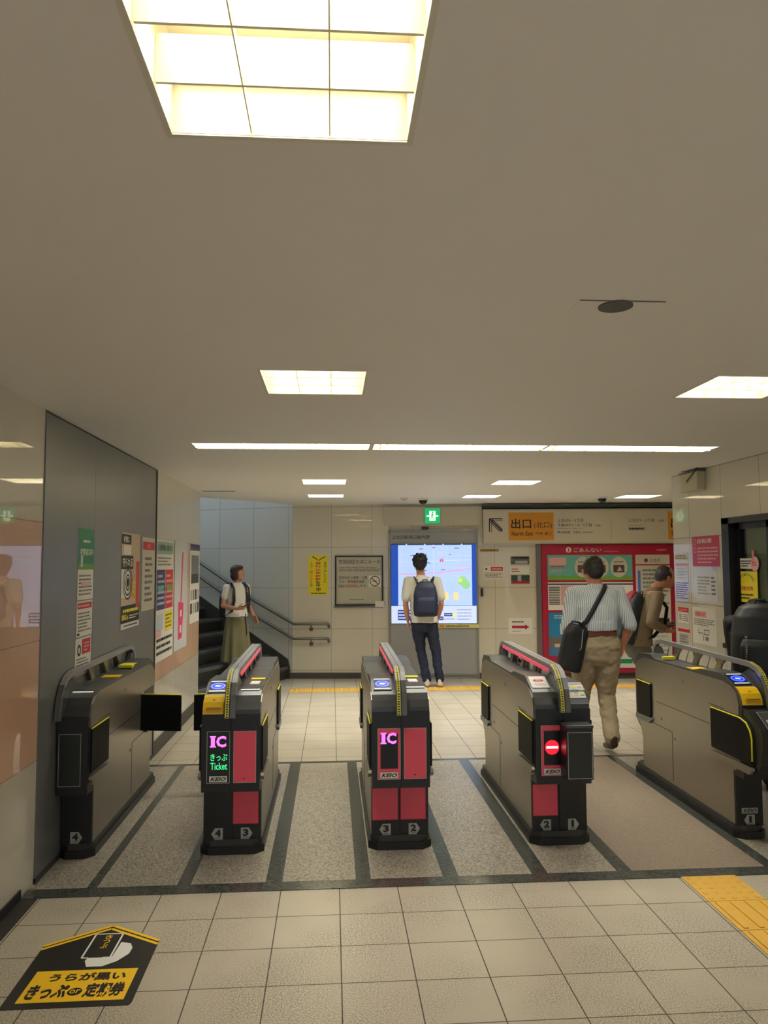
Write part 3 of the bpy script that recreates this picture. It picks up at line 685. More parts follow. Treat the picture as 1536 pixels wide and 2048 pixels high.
gate('middle ticket gate with pink IC display, four pink panels', .232, .572, left=dict(panel='ic', low=1, num='3', reader='blue', label=1, pink=1), right=dict(panel='pink', low=1, num='2', bar=1, sticker=1))
gate('ticket gate with the glowing red no-entry disc', 1.195, 1.53, left=dict(panel='noentry', low=1, num='2', reader='closed', label=1, pink=1), right=dict(panel=None, num='1', sheet=1, bump=1))
t0 = gate('ticket gate at the right edge with yellow slot, a code reader on its front', 2.457, 2.627, left=dict(solo=1, panel=None, num='1', keio=1, nz=.105, reader='blue', slot=1, label=1, strips=1, bigflap=1))
b = MB(); qx0, qx1 = 2.475, 2.84
b.fr = Fr((0, 0, 0), (0, 1, 0), (0, 0, 1))
b.prism([(4.50, .42), (4.36, .44), (4.31, .50), (4.285, .66), (4.30, .70), (4.44, .79), (4.50, .80)], 2.462, qx1, black)
b.build('code_reader', t0, label='black sloping code reader box')
b = MB(Fr((0, 4.296, .703), (1, 0, 0), (0, .14, .09))); b.box(qx0+.03, .01, 0, qx1-.02, .15, .003, dgrey); b.line([(qx0+.03, .01), (qx1-.02, .01), (qx1-.02, .15), (qx0+.03, .15), (qx0+.03, .01)], .003, .004, lgrey)
b.text('QR', qx0+.05, .05, qx0+.10, .085, .004, white, .03); b.rect(qx0+.13, .04, qx0+.25, .12, .004, white); b.build('reader_face', t0, label='reader face with white letters QR')

# ------------------------------------------------------------------ left wall posters
def sheet(fr, u0, v0, u1, v1, base, n0=.0005, th=.002):
    b = MB(fr); b.box(u0, v0, n0, u1, v1, n0+th, base); b.n = n0+th+.0006; b.q = (u0, v0, u1-u0, v1-v0); return b
def rl(b, a, c, d, e, mt, k=0): u, v, w, h = b.q; b.rect(u+a*w, v+c*h, u+d*w, v+e*h, b.n+.0005*k, mt)
def tl(b, s, a, c, d, e, mt, bold=.01, k=1): u, v, w, h = b.q; b.text(s, u+a*w, v+c*h, u+d*w, v+e*h, b.n+.0005*k, mt, bold)
def pl(b, a, c, d, e, mt, rows, k=1): u, v, w, h = b.q; b.print_rows(u+a*w, v+c*h, u+d*w, v+e*h, b.n+.0005*k, mt, rows)
LP = Fr((LX+.006, 0, 0), (0, 1, 0), (0, 0, 1))
b = sheet(LP, 4.796, 1.455, 5.10, 1.90, white); rl(b, 0, .42, 1, 1, green); rl(b, 0, .42, 1, .50, grass, 1); tl(b, '被害急増中', .12, .62, .95, .72, white, .02); pl(b, .3, .78, .8, .86, white, 1); rl(b, .15, .46, .3, .62, skyp, 2); pl(b, .08, .05, .92, .36, inkg, 6); rl(b, .2, .2, .8, .25, paleP, 2)
b.build('wall_poster', label='green-topped poster on the grey steel wall, topmost of the left column', cat='poster')
b = sheet(LP, 4.792, 1.228, 5.093, 1.447, white); rl(b, .04, .78, .96, .95, red); pl(b, .08, .80, .8, .92, paleP, 1, 2); pl(b, .08, .12, .92, .7, inkg, 6); rl(b, .05, .04, .2, .1, ink)
b.build('wall_notice', label='white notice with a red heading under the green poster', cat='notice')
b = sheet(LP, 4.785, .99, 5.085, 1.22, white); rl(b, .4, .55, .95, .95, red); b.ring(b.q[0]+.22*b.q[2], b.q[1]+.68*b.q[3], .02, .035, b.n+.001, ink); pl(b, .5, .6, .85, .88, paleP, 3, 2); pl(b, .08, .08, .9, .48, inkg, 5)
b.build('wall_notice', label='lowest white notice with a red square, on the grey steel wall', cat='notice')
b = sheet(LP, 5.767, 1.19, 6.30, 1.915, brownp); rl(b, 0, .88, .5, .98, ink); tl(b, '被害に', .08, .895, .4, .965, white, .02, 2); rl(b, .0, .62, .62, .76, ink); tl(b, '守られる', .05, .64, .58, .74, white, .02, 2); rl(b, 0, .32, .45, .62, white); rl(b, .1, .77, .5, .87, white)
u, v, w, h = b.q
for r in (.05, .09, .12): b.ring(u+.33*w, v+.48*h, r, r+.012, b.n+.0015, ink)
b.disc(u+.33*w, v+.48*h, .035, b.n+.002, ink); rl(b, .8, .2, .97, .7, red, 2); tl(b, '詐欺', .55, .3, .78, .52, yellow, .02, 2); rl(b, 0, .03, 1, .24, ink, 1); pl(b, .1, .15, .95, .22, lemon, 1, 2); tl(b, '振込', .04, .09, .4, .15, lemon, .02, 2); pl(b, .45, .09, .95, .14, white, 2, 2); rl(b, 0, 0, 1, .06, white, 2); pl(b, .15, .015, .9, .045, ink, 1, 3)
rl(b, .55, .28, .75, .3, paleP, 2)
b.build('wall_poster', label='brown, black and white crime warning poster with speech bubbles', cat='poster')
b = sheet(LP, 6.385, 1.29, 6.83, 1.9, offw); rl(b, .04, .83, .96, .94, red); tl(b, 'お知らせ', .35, .85, .65, .92, paleP, .01, 2); pl(b, .2, .1, .8, .75, inkg, 8)
b.build('wall_notice', label='white notice with a red heading at the far end of the grey wall', cat='notice')
L2 = Fr((LX, 0, 0), (0, 1, 0), (0, 0, 1))
b = sheet(L2, 6.90, .80, 7.64, 1.90, white, .002, .004); rl(b, .03, .88, .97, .985, mat('print_sage', (150, 180, 165), .5)); tl(b, '係員募集のお知らせ', .1, .905, .9, .96, ink, .015, 2); pl(b, .08, .78, .92, .86, inkg, 3); rl(b, .03, .42, .5, .75, navyp); rl(b, .52, .42, .97, .75, red); pl(b, .08, .45, .46, .72, skyp, 6, 2); pl(b, .56, .45, .93, .72, paleP, 6, 2); rl(b, .1, .57, .4, .62, teal, 3); rl(b, .6, .57, .9, .62, grass, 3)
rl(b, .5, .23, .95, .40, lemon); pl(b, .55, .25, .9, .38, gold, 4, 2); rl(b, .05, .25, .42, .38, skyp); pl(b, .06, .04, .94, .2, ink, 3); rl(b, -.02, .2, .3, .25, paleP, 3)
b.build('wall_poster', label='tall poster of blue and red blocks, nearest on the salmon wall', cat='poster')
b = sheet(L2, 7.70, .81, 8.36, 1.91, mat('poster_pale', (205, 208, 212), .4), .002, .004); u, v, w, h = b.q; pk = mat('print_hot_pink', (222, 60, 110), .5)
b.poly([(u+.46*w, v+.42*h), (u+.54*w, v+.42*h), (u+.66*w, v+.9*h), (u+.56*w, v+.9*h)], b.n, pk); b.poly([(u+.3*w, v+.09*h), (u+.6*w, v+.1*h), (u+.72*w, v+.42*h), (u+.3*w, v+.44*h)], b.n+.0005, pk); rl(b, .42, .15, .54, .22, white, 3); rl(b, .44, .3, .56, .36, white, 3)
b.build('wall_poster', label='pale poster with one tall pink shape', cat='poster')
b = sheet(L2, 8.52, 1.02, 9.12, 1.90, white, .002, .004); rl(b, 0, .92, 1, 1, navyp); rl(b, .12, .5, .9, .86, mat('photo_grey', (120, 126, 132), .5)); rl(b, .12, .5, .9, .62, mat('photo_dark', (70, 72, 70), .5), 1)
for i in range(4):
    for j in range(2): rl(b, .06+.24*i, .12+.17*j, .22+.24*i, .25+.17*j, (ink, lgrey, inkg)[(i+j) % 3])
b.build('wall_poster', label='poster with a dark blue header, last before the stairs', cat='poster')

# ------------------------------------------------------------------ back wall
b = sheet(BACK, .262, 1.217, .555, 1.80, lemon, .001, .002); tl(b, '中', .4, .08, .62, .2, ink, .02); u, v, w, h = b.q
b.vtext('振り込め詐欺', u+.37*w, v+.36*h, u+.63*w, v+.84*h, b.n+.001, red, .02); b.vtext('警戒', u+.38*w, v+.21*h, u+.62*w, v+.35*h, b.n+.001, ink, .02)
b.vtext('携帯で話しながら', u+.78*w, v+.3*h, u+.92*w, v+.84*h, b.n+.001, ink); b.vtext('ＡＴＭに注意', u+.1*w, v+.2*h, u+.22*w, v+.84*h, b.n+.001, red)
b.line([(u+.2*w, v+.97*h), (u+.45*w, v+.9*h), (u+.48*w, v+.87*h)], .012, b.n+.001, ink); b.line([(u+.85*w, v+.97*h), (u+.6*w, v+.9*h), (u+.55*w, v+.87*h)], .012, b.n+.001, ink); pl(b, .15, .02, .9, .07, ink, 1)
b.build('wall_poster', label='narrow yellow warning poster on the back wall', cat='poster')
t = thing('notice_board', 'black-framed smoking rule notice board beside the map panel', 'notice board', tuple(BACK.p(1.0, 1.07)))
b = MB(BACK); u0, v0, u1, v1 = .658, 1.06, 1.372, 1.795
for q in ((u0, v0, u1, v0+.022), (u0, v1-.022, u1, v1), (u0, v0, u0+.022, v1), (u1-.022, v0, u1, v1)): b.box(q[0], q[1], .001, q[2], q[3], .03, black)
b.box(u0-.02, v0-.03, .001, u1, v0-.012, .03, inkg); b.build('frame', t)
b = MB(BACK); b.box(u0+.02, v0+.02, .001, u1-.02, v1-.02, .012, mat('board_face', (186, 184, 170), .4)); b.q = (u0, v0, u1-u0, v1-v0); b.n = .013
tl(b, '世田谷区たばこルール', .08, .84, .94, .92, ink, .005); pl(b, .08, .68, .94, .78, inkg, 3); tl(b, '世田谷区の道路・公園', .08, .53, .66, .59, ink, 0); tl(b, 'では、環境美化指定', .08, .45, .62, .51, ink, 0); tl(b, '全面喫煙禁止', .22, .36, .50, .42, red, 0); tl(b, '区域は', .08, .36, .20, .42, ink, 0); tl(b, 'です。', .52, .36, .66, .42, ink, 0); pl(b, .3, .1, .75, .14, inkg, 1)
rl(b, .7, .36, .95, .6, white); cx, cy = u0+.825*(u1-u0), v0+.49*(v1-v0); b.ring(cx, cy, .065, .076, .015, ink); b.line([(cx-.05, cy+.05), (cx+.05, cy-.05)], .011, .0152, ink); b.rect(cx-.04, cy-.008, cx+.03, cy+.006, .0148, inkg); pl(b, .72, .36, .93, .385, maroon, 1)
b.build('board_face', t)
b = MB(BACK); b.box(u1-.12, v0-.02, .031, u1+.01, v0+.07, .034, white); b.build('paper_corner', t)
# roller shutter box, exit sign
b = MB(BACK); b.box(1.386, 2.232, .001, 2.832, 2.515, .05, mat('box_paint', (200, 193, 176), .4), .004); b.build('shutter_box', label='plain cream box above the lit map panel', cat='shutter box')
t = thing('exit_sign', 'green glowing emergency exit sign above the map', 'exit sign', tuple(BACK.p(2.1, 2.26, .05)))
b = MB(BACK); b.box(1.985, 2.258, .051, 2.215, 2.49, .08, lgrey, .004); b.build('case', t)
b = MB(BACK); b.rect(1.988, 2.262, 2.212, 2.486, .0805, e_green); b.rect(2.055, 2.30, 2.145, 2.445, .081, e_exw)
b.ell(BACK.p(2.105, 2.425, .082), (.012, .001, .012), e_green); b.line([(2.10, 2.41), (2.095, 2.37)], .02, .0815, e_green); b.line([(2.078, 2.385), (2.1, 2.40), (2.125, 2.375)], .008, .0816, e_green); b.line([(2.095, 2.37), (2.115, 2.34), (2.105, 2.31)], .01, .0817, e_green); b.line([(2.095, 2.37), (2.08, 2.34), (2.062, 2.335)], .01, .0818, e_green)
for k in (-1, 1):
    c = 2.10+k*.078; b.poly([(c-k*.02, 2.355), (c-k*.02, 2.385), (c+k*.018, 2.37)][::k], .0812, e_exw); b.rect(min(c-k*.03, c-k*.015), 2.362, max(c-k*.03, c-k*.015), 2.378, .0812, e_exw)
b.build('sign_face', t)
# map panel
t = thing('map_panel', 'tall grey panel holding the lit blue neighbourhood map', 'map board', tuple(BACK.p(2.1, 0)))
b = MB(BACK); b.box(1.445, 0.0, .001, 2.76, 2.15, .03, doorgrey, .006); b.build('panel', t)
b = MB(BACK)
for q in ((1.445, 0.0, 1.475, 2.17), (2.735, 0.0, 2.765, 2.17), (1.445, 2.14, 2.765, 2.17), (1.475, .05, 2.735, .075)): b.box(q[0], q[1], .031, q[2], q[3], .05, mat('door_trim', (140, 140, 134), .35, .4))
b.build('trim', t)
b = MB(BACK); b.box(1.94, 2.178, .002, 2.04, 2.215, .05, blackg); b.build('door_sensor', label='small black sensor above the map panel', cat='sensor')
b = MB(BACK); b.text('上北沢駅周辺案内図', 1.50, 2.035, 2.055, 2.09, .0315, ink, .005); b.build('title_lettering', t)
b = MB(BACK); n = .052; b.box(1.487, .80, .031, 2.737, 1.965, .05, mat('map_case', (90, 96, 110), .4)); b.rect(1.49, 1.055, 2.734, 1.95, n, e_mapb); b.rect(1.49, .803, 2.734, 1.055, n, e_mapw); b.rect(1.592, 1.06, 2.672, 1.945, n+.001, e_map)
rs = random.Random(3)
for i in range(10): a = rs.uniform(1.6, 2.66); b.line([(a, 1.07), (max(1.6, min(2.66, a+rs.uniform(-.06, .06))), 1.94)], .006, n+.0015, e_mapl)
for i in range(10): a = rs.uniform(1.1, 1.92); b.line([(1.595, a), (2.67, max(1.07, min(1.94, a+rs.uniform(-.05, .05))))], .006, n+.0017, e_mapl)
b.line([(1.595, 1.52), (2.1, 1.53), (2.67, 1.60)], .022, n+.002, e_mapp); b.line([(2.11, 1.95), (2.12, 1.06)], .016, n+.0021, e_mapw)
for i in range(26): a, c = rs.uniform(1.62, 2.55), rs.uniform(1.1, 1.9); b.rect(a, c, a+rs.uniform(.03, .09), c+.012, n+.0022, e_mapk if i % 3 else e_mapp)
b.disc(2.53, 1.42, .07, n+.0024, e_mapg); b.disc(2.585, 1.36, .06, n+.0025, e_mapg); b.disc(2.50, 1.43, .03, n+.0026, e_mapy)
b.poly([(2.25, 1.15), (2.33, 1.15), (2.32, 1.26), (2.26, 1.26)], n+.0024, e_mapo); b.rect(2.40, 1.14, 2.47, 1.25, n+.0024, e_mapo); b.disc(2.23, 1.72, .04, n+.0026, e_mapp); b.text('∩', 2.21, 1.70, 2.25, 1.735, n+.0028, ink, .03)
for i in range(4): b.poly([(1.70+i*.27, 1.945), (1.73+i*.27, 1.945), (1.715+i*.27, 1.97)], n+.001, e_mapw)
for x0, x1 in ((1.585, 1.78), (2.19, 2.25)): b.rect(x0, .85, x1, 1.0 if x0 < 2 else .90, n+.001, e_mapn); b.print_rows(x0+.01, .86, x1-.01, .99 if x0 < 2 else .89, n+.0014, e_mapw, 3 if x0 < 2 else 1)
b.rect(2.26, .905, 2.38, .95, n+.001, e_mapn); b.print_rows(2.27, .915, 2.37, .94, n+.0014, e_mapw, 1); b.rect(2.385, .905, 2.43, .95, n+.001, e_mapy); b.print_rows(2.45, .84, 2.66, 1.02, n+.001, e_mapk, 4, .2); b.print_rows(2.26, .85, 2.42, .88, n+.001, e_mapk, 1, .3)
b.build('lit_map', t, label='glowing pale blue street map')
b = MB(BACK); b.box(2.175, .735, .0505, 2.765, .79, .0525, mat('pale_yellow', (226, 220, 140), .5)); b.rect(2.19, .745, 2.26, .78, .0535, mat('print_orange', (225, 130, 70), .5)); b.print_rows(2.28, .745, 2.62, .78, .0535, ink, 2); b.build('notice_strip', label='pale yellow notice strip under the lit map', cat='notice')
# direction sign box
t = thing('direction_sign', 'long cream exit direction sign box with an orange field', 'sign', tuple(BACK.p(4.3, 1.95)))
b = MB(BACK); b.box(2.835, 1.955, .001, 6.5, 2.46, .16, mat('sign_cream', (196, 190, 172), .35), .006); b.box(2.835, 2.478, .001, 6.5, 2.515, .165, mat('sign_top_dark', (50, 62, 64), .5)); b.build('case', t)
b = MB(BACK); n = .162; b.box(2.86, 1.985, .16, 6.45, 2.43, .1615, mat('sign_face', (204, 196, 178), .3)); b.rect(3.20, 2.005, 3.855, 2.41, n+.001, orange)
b.text('出口', 3.24, 2.175, 3.53, 2.32, n+.002, ink, .015); b.text('(北口)', 3.57, 2.17, 3.83, 2.27, n+.002, ink, .0); b.text('North Exit', 3.245, 2.07, 3.555, 2.135, n+.002, ink, .01); b.text('中央 番三', 3.59, 2.08, 3.83, 2.125, n+.002, ink, 0)
for o in (0, .035, .07): b.line([(2.925+o, 2.13+.0*o), (2.925+o, 2.32-o), (3.115, 2.32-o)], .016, n+.002+o*.01, ink) if o == 0 else None
b.line([(2.93, 2.315), (3.11, 2.135)], .02, n+.0025, ink); b.line([(2.965, 2.31), (3.115, 2.16)], .012, n+.0025, ink); b.line([(2.935, 2.275), (3.08, 2.13)], .012, n+.0025, ink); b.line([(2.955, 2.12), (2.955, 2.29), (3.115, 2.29)], .008, n+.0024, ink)
b.text('上北沢4・5丁目', 3.91, 2.265, 4.28, 2.315, n+.002, ink, 0); b.text('下高井戸1・4・5丁目', 3.91, 2.20, 4.40, 2.245, n+.002, ink, 0); b.text('方面', 4.45, 2.20, 4.53, 2.23, n+.002, ink, 0); b.print_rows(3.91, 2.165, 4.45, 2.175, n+.002, inkg, 1); b.text('甲州街道', 3.91, 2.10, 4.09, 2.14, n+.002, ink, 0); b.text('文芸丸', 4.13, 2.10, 4.25, 2.14, n+.002, ink, 0); b.print_rows(4.27, 2.105, 4.48, 2.13, n+.002, inkg, 1)
b.rect(4.68, 2.0, 4.684, 2.32, n+.002, inkg); b.text('上北沢1－3丁目', 4.93, 2.265, 5.30, 2.31, n+.002, ink, 0); b.text('方面', 5.36, 2.265, 5.44, 2.295, n+.002, ink, 0); b.rect(4.93, 2.14, 5.18, 2.19, n+.002, lgrey); b.print_rows(4.94, 2.15, 5.17, 2.18, n+.003, ink, 1, .7); b.print_rows(4.93, 2.21, 5.2, 2.22, n+.002, inkg, 1)
b.rect(5.50, 2.005, 6.15, 2.41, n+.001, orange); b.text('出口', 5.54, 2.175, 5.83, 2.32, n+.002, ink, .015); b.text('South Exit', 5.545, 2.07, 5.86, 2.135, n+.002, ink, .01)
b.build('sign_face', t)
# information board
t = thing('information_board', 'large crimson information board behind the man in the striped shirt', 'notice board', tuple(BACK.p(4.65, .09)))
b = MB(BACK); b.box(3.69, .087, .001, 5.62, 1.945, .05, maroon, .006); b.build('board', t)
b = MB(BACK); b.box(3.62, .0, .001, 3.685, 1.95, .04, mat('upright_grey', (120, 112, 112), .35, .5)); b.box(5.625, 0, .001, 5.69, 1.95, .04, mat('upright_grey')); b.build('upright', t)
b = MB(BACK); n = .0515; b.disc(4.085, 1.865, .04, n, white); b.text('i', 4.075, 1.84, 4.095, 1.89, n+.0006, maroon, .06); b.text('ごあんない', 4.16, 1.832, 4.56, 1.895, n, white, 0); b.text('KEIO', 5.36, 1.845, 5.50, 1.872, n, paleP, .02, .3); b.print_rows(4.6, 1.835, 4.8, 1.845, n, paleP, 1); b.build('title_lettering', t)
# sheets mounted in the board
b = sheet(BACK, 3.775, 1.425, 5.005, 1.79, teal, .0515, .002); rl(b, 0, 0, 1, .16, grass); rl(b, .02, .6, .22, .9, paleP, 1); pl(b, .04, .5, .2, .58, red, 1, 2); pl(b, .03, .3, .22, .45, paleP, 3); u, v, w, h = b.q
for c in (.42, .62, .84):
    b.disc(u+c*w, v+.52*h, .125, b.n+.001, offw, 30, .15); b.rect(u+c*w-.08, v+.3*h, u+c*w+.08, v+.6*h, b.n+.0016, mat('photo_brown', (86, 70, 62), .5)); b.print_rows(u+c*w-.07, v+.68*h, u+c*w+.07, v+.76*h, b.n+.0016, ink, 1)
    b.poly([(u+c*w-.03, v+.35*h), (u+c*w+.01, v+.55*h), (u+c*w+.05, v+.38*h)], b.n+.002, paleP)
for i in range(8): b.disc(u+(.06+.12*i)*w, v+.14*h, .045, b.n+.0005, grass, 16, .02)
b.build('poster_sheet', label='teal and green illustrated sheet at the top of the crimson board', cat='poster')
b = sheet(BACK, 3.775, .99, 5.005, 1.395, white, .0515, .002); rl(b, 0, .9, 1, .95, navyp)
for i in range(11): rl(b, .01, .2+.06*i, .14, .23+.06*i, ink, 1); rl(b, .15, .2+.06*i, .3, .225+.06*i, paleP, 1); rl(b, .33, .2+.06*i, .9, .22+.06*i, lgrey, 1)
rl(b, .15, .18, .3, .88, paleP); b.build('timetable_sheet', label='white timetable sheet in the middle of the crimson board', cat='timetable')
b = sheet(BACK, 3.775, .33, 4.6, .955, blue, .0515, .002); rl(b, 0, 0, 1, .25, mat('photo_sea', (60, 110, 150), .5)); rl(b, 0, .25, 1, .42, mat('photo_town', (110, 96, 80), .5)); pl(b, .1, .85, .6, .95, skyp, 2); rl(b, .2, .5, .34, .75, skyp, 1); rl(b, .1, .2, .5, .28, brownp, 1)
b.build('poster_sheet', label='blue poster low on the crimson board, behind the black shoulder bag', cat='poster')
b = sheet(BACK, 4.64, .16, 5.01, .955, offw, .0515, .002); rl(b, .1, .08, .9, .16, green); rl(b, .1, .25, .9, .5, brownp); pl(b, .1, .55, .9, .9, teal, 5)
b.build('poster_sheet', label='cream sheet with a green stripe, low on the crimson board', cat='poster')
b = sheet(BACK, 5.05, .16, 5.545, 1.79, offw, .0515, .002); rl(b, 0, .905, 1, .915, maroon); tl(b, '上北沢', .42, .935, .72, .965, ink, .01); b.disc(b.q[0]+.31*b.q[2], b.q[1]+.95*b.q[3], .028, b.n+.001, maroon); rl(b, .06, .6, .14, .86, mat('line_blue', (90, 110, 210), .5)); pl(b, .2, .55, .95, .88, inkg, 9); rl(b, .3, .7, .6, .73, lgrey, 2); rl(b, .06, .4, .95, .44, ink); pl(b, .1, .05, .9, .38, lgrey, 8)
b.build('timetable_sheet', label='tall line guide sheet on the right of the crimson board', cat='timetable')
# small sheets between map and board
b = sheet(BACK, 2.85, 1.44, 3.145, 1.64, white); rl(b, .35, .62, .95, .9, red); rl(b, .4, .7, .9, .8, paleP, 1); b.disc(b.q[0]+.13*b.q[2], b.q[1]+.75*b.q[3], .016, b.n+.001, ink); pl(b, .05, .1, .95, .5, inkg, 4)
b.build('wall_notice', label='small white notice with a red title right of the map panel', cat='notice')
b = sheet(BACK, 3.245, 1.655, 3.52, 1.775, mat('photo_slate', (92, 96, 98), .4)); rl(b, .25, .1, .9, .45, lgrey, 1); rl(b, .1, .7, .95, .9, ink, 1); b.build('photo_card', label='dark grey photo card above the small white card', cat='photo')
b = sheet(BACK, 3.235, 1.515, 3.515, 1.62, white); pl(b, .08, .2, .55, .85, maroon, 2); b.build('wall_notice', label='small white card between two photo cards', cat='notice')
b = sheet(BACK, 3.25, 1.375, 3.52, 1.50, mat('photo_green', (46, 74, 58), .4)); rl(b, 0, 0, 1, .3, maroon); rl(b, .35, .3, .55, .95, lgrey, 1); b.build('photo_card', label='green and maroon photo card below the small white card', cat='photo')
b = sheet(BACK, 3.20, .64, 3.545, .875, white); u, v, w, h = b.q; b.poly([(u+.15*w, v+.36*h), (u+.7*w, v+.36*h), (u+.7*w, v+.28*h), (u+.88*w, v+.44*h), (u+.7*w, v+.6*h), (u+.7*w, v+.52*h), (u+.15*w, v+.52*h)], b.n+.0006, maroon); pl(b, .15, .68, .85, .84, ink, 1); pl(b, .15, .14, .65, .22, inkg, 1)
b.build('wall_notice', label='white notice with a dark red right-pointing arrow', cat='notice')
b = MB(BACK); b.box(2.80, 1.845, .001, 3.075, 1.885, .008, gold); b.print_rows(2.81, 1.853, 3.065, 1.877, .0085, ink, 1); b.build('brass_plate', label='thin brass plate under the left end of the exit sign box', cat='plate')
b = MB(BACK); b.box(2.80, 1.19, .001, 2.835, 1.31, .03, black, .004); b.build('pull_handle', label='small black handle right of the map panel', cat='handle')

# ------------------------------------------------------------------ right wall
def RS(y1, z0, y0, z1, base, n0=.0005, th=.002): return sheet(RIGHT, -y1, z0, -y0, z1, base, n0, th)
b = RS(7.26, 1.30, 6.98, 1.77, mat('sheet_map_reflection', (214, 214, 236), .2)); rl(b, .02, .84, .98, .98, white); pl(b, .05, .86, .95, .95, ink, 2); rl(b, .05, .72, .95, .78, paleP); pl(b, .1, .45, .9, .7, skyp, 4); pl(b, .05, .05, .95, .4, mat('line_blue'), 8)  # white notice; lilac reflection of the lit map is put into its colour
b.build('wall_notice', label='tall white notice at the far edge of the right wall, lilac map reflection painted in', cat='notice')
b = RS(6.885, 1.637, 6.39, 1.91, mat('print_crimson', (186, 30, 66), .3)); tl(b, '自転車', .2, .76, .75, .92, white, .01); pl(b, .2, .08, .95, .66, paleP, 5); b.ring(b.q[0]+.1*b.q[2], b.q[1]+.82*b.q[3], .02, .028, b.n+.001, paleP); b.ring(b.q[0]+.1*b.q[2], b.q[1]+.55*b.q[3], .02, .028, b.n+.001, paleP)
b.build('wall_poster', label='crimson poster with white text high on the right wall', cat='poster')
b = RS(6.89, 1.32, 6.44, 1.612, mat('sheet_white_gloss', (218, 222, 230), .12)); pl(b, .2, .2, .7, .8, lgrey, 6); pl(b, .76, .2, .93, .8, inkg, 5); rl(b, .95, .02, .97, .98, white, 1)
b.build('wall_notice', label='shiny white sheet in a clear sleeve under the crimson poster', cat='notice')
b = RS(7.215, 1.10, 7.0, 1.245, white); rl(b, 0, .7, 1, 1, red); pl(b, .1, .75, .9, .93, paleP, 2, 2); pl(b, .4, .1, .95, .6, inkg, 4); rl(b, .1, .15, .32, .6, lgrey)
b.build('wall_notice', label='small notice with a red heading below the tall lilac-tinted notice', cat='notice')
b = RS(7.23, .85, 6.985, 1.06, offw); rl(b, 0, .78, 1, .92, red); rl(b, .1, .1, .9, .7, lgrey); pl(b, .15, .15, .85, .65, inkg, 4); b.build('wall_notice', label='lowest small red-headed notice on the right wall', cat='notice')
b = RS(6.92, .935, 6.49, 1.265, white); rl(b, .1, .74, .6, .9, paleP); tl(b, 'お知らせ', .15, .76, .55, .88, red, .01, 2); pl(b, .06, .5, .94, .7, inkg, 4); b.line([(b.q[0]+.25*b.q[2], b.q[1]+.4*b.q[3]), (b.q[0]+.25*b.q[2], b.q[1]+.3*b.q[3]), (b.q[0]+.45*b.q[2], b.q[1]+.3*b.q[3])], .006, b.n+.001, ink)
u, v, w, h = b.q; b.line([(u+.5*w, v+.4*h), (u+.7*w, v+.4*h), (u+.7*w, v+.28*h), (u+.5*w, v+.28*h), (u+.5*w, v+.4*h)], .006, b.n+.001, ink); rl(b, .55, .12, .68, .22, inkg, 1); b.line([(u+.47*w, v+.27*h), (u+.47*w, v+.1*h)], .006, b.n+.001, ink)
b.build('wall_notice', label='white notice with a small line plan, low on the right wall', cat='notice')
t = thing('junction_box', 'cream box with a black cable at the top of the right wall', 'junction box', (RX, 6.85, 2.33))
b = MB(RIGHT); b.box(-6.93, 2.325, .001, -6.60, 2.495, .08, mat('box_cream', (196, 188, 156), .4), .006); b.box(-6.95, 2.497, .001, -6.58, 2.505, .085, inkg); b.build('case', t)
b = MB(); b.tube([(RX-.085, 6.79, 2.415), (RX-.10, 6.74, 2.42), (RX-.10, 6.68, 2.45), (RX-.09, 6.62, 2.49), (RX-.08, 6.58, 2.518)], .006, black, 8); b.build('cable', t)
WG = Fr((RX+.055, 0, 0), (0, -1, 0), (0, 0, 1))
b = sheet(WG, -6.24, 1.345, -5.91, 1.598, lemon, .0, .002); tl(b, '詐欺注意', .2, .38, .8, .52, red, .02); pl(b, .12, .08, .88, .3, ink, 2); u, v, w, h = b.q
for i, ch in enumerate('地域の目で守ろう'):
    a = math.pi*(.88-.76*i/7); cx, cy = u+w/2+.115*math.cos(a), v+h*.62+.07*math.sin(a); b.text(ch, cx-.012, cy-.012, cx+.012, cy+.012, b.n+.001, ink, .01)
b.build('window_poster', label='yellow warning poster on the dark office window', cat='poster')
b = sheet(WG, -6.16, 1.62, -5.98, 1.705, white, .0, .002); pl(b, .06, .15, .94, .85, ink, 3); b.build('window_sticker', label='small white label above the yellow window poster', cat='sticker')
b = MB(WG); b.disc(-5.94, 1.66, .06, .003, paleP); b.rect(-5.975, 1.68, -5.945, 1.77, .0032, mat('sticker_pink', (226, 130, 150), .5)); b.print_rows(-5.98, 1.64, -5.90, 1.68, .0036, red, 2); b.build('window_sticker', label='round pink sticker on the office window', cat='sticker')
b = sheet(WG, -6.25, 1.21, -6.04, 1.322, mat('print_magenta', (200, 30, 110), .5), .0, .002); rl(b, .12, .1, .7, .75, white); pl(b, .15, .15, .68, .7, ink, 4, 2); b.build('window_poster', label='magenta card half hidden below the yellow window poster', cat='poster')
b = MB(RIGHT); b.box(-6.12, 1.36, -.12, -5.78, 1.97, -.10, mat('pane_reflection_green', (150, 156, 140), .6)); b.build('pane_reflection_panel', label='pale green panel added behind the office window for the reflection in its glass', cat='added panel')  # added panel, its green stands in for the reflection in the pane
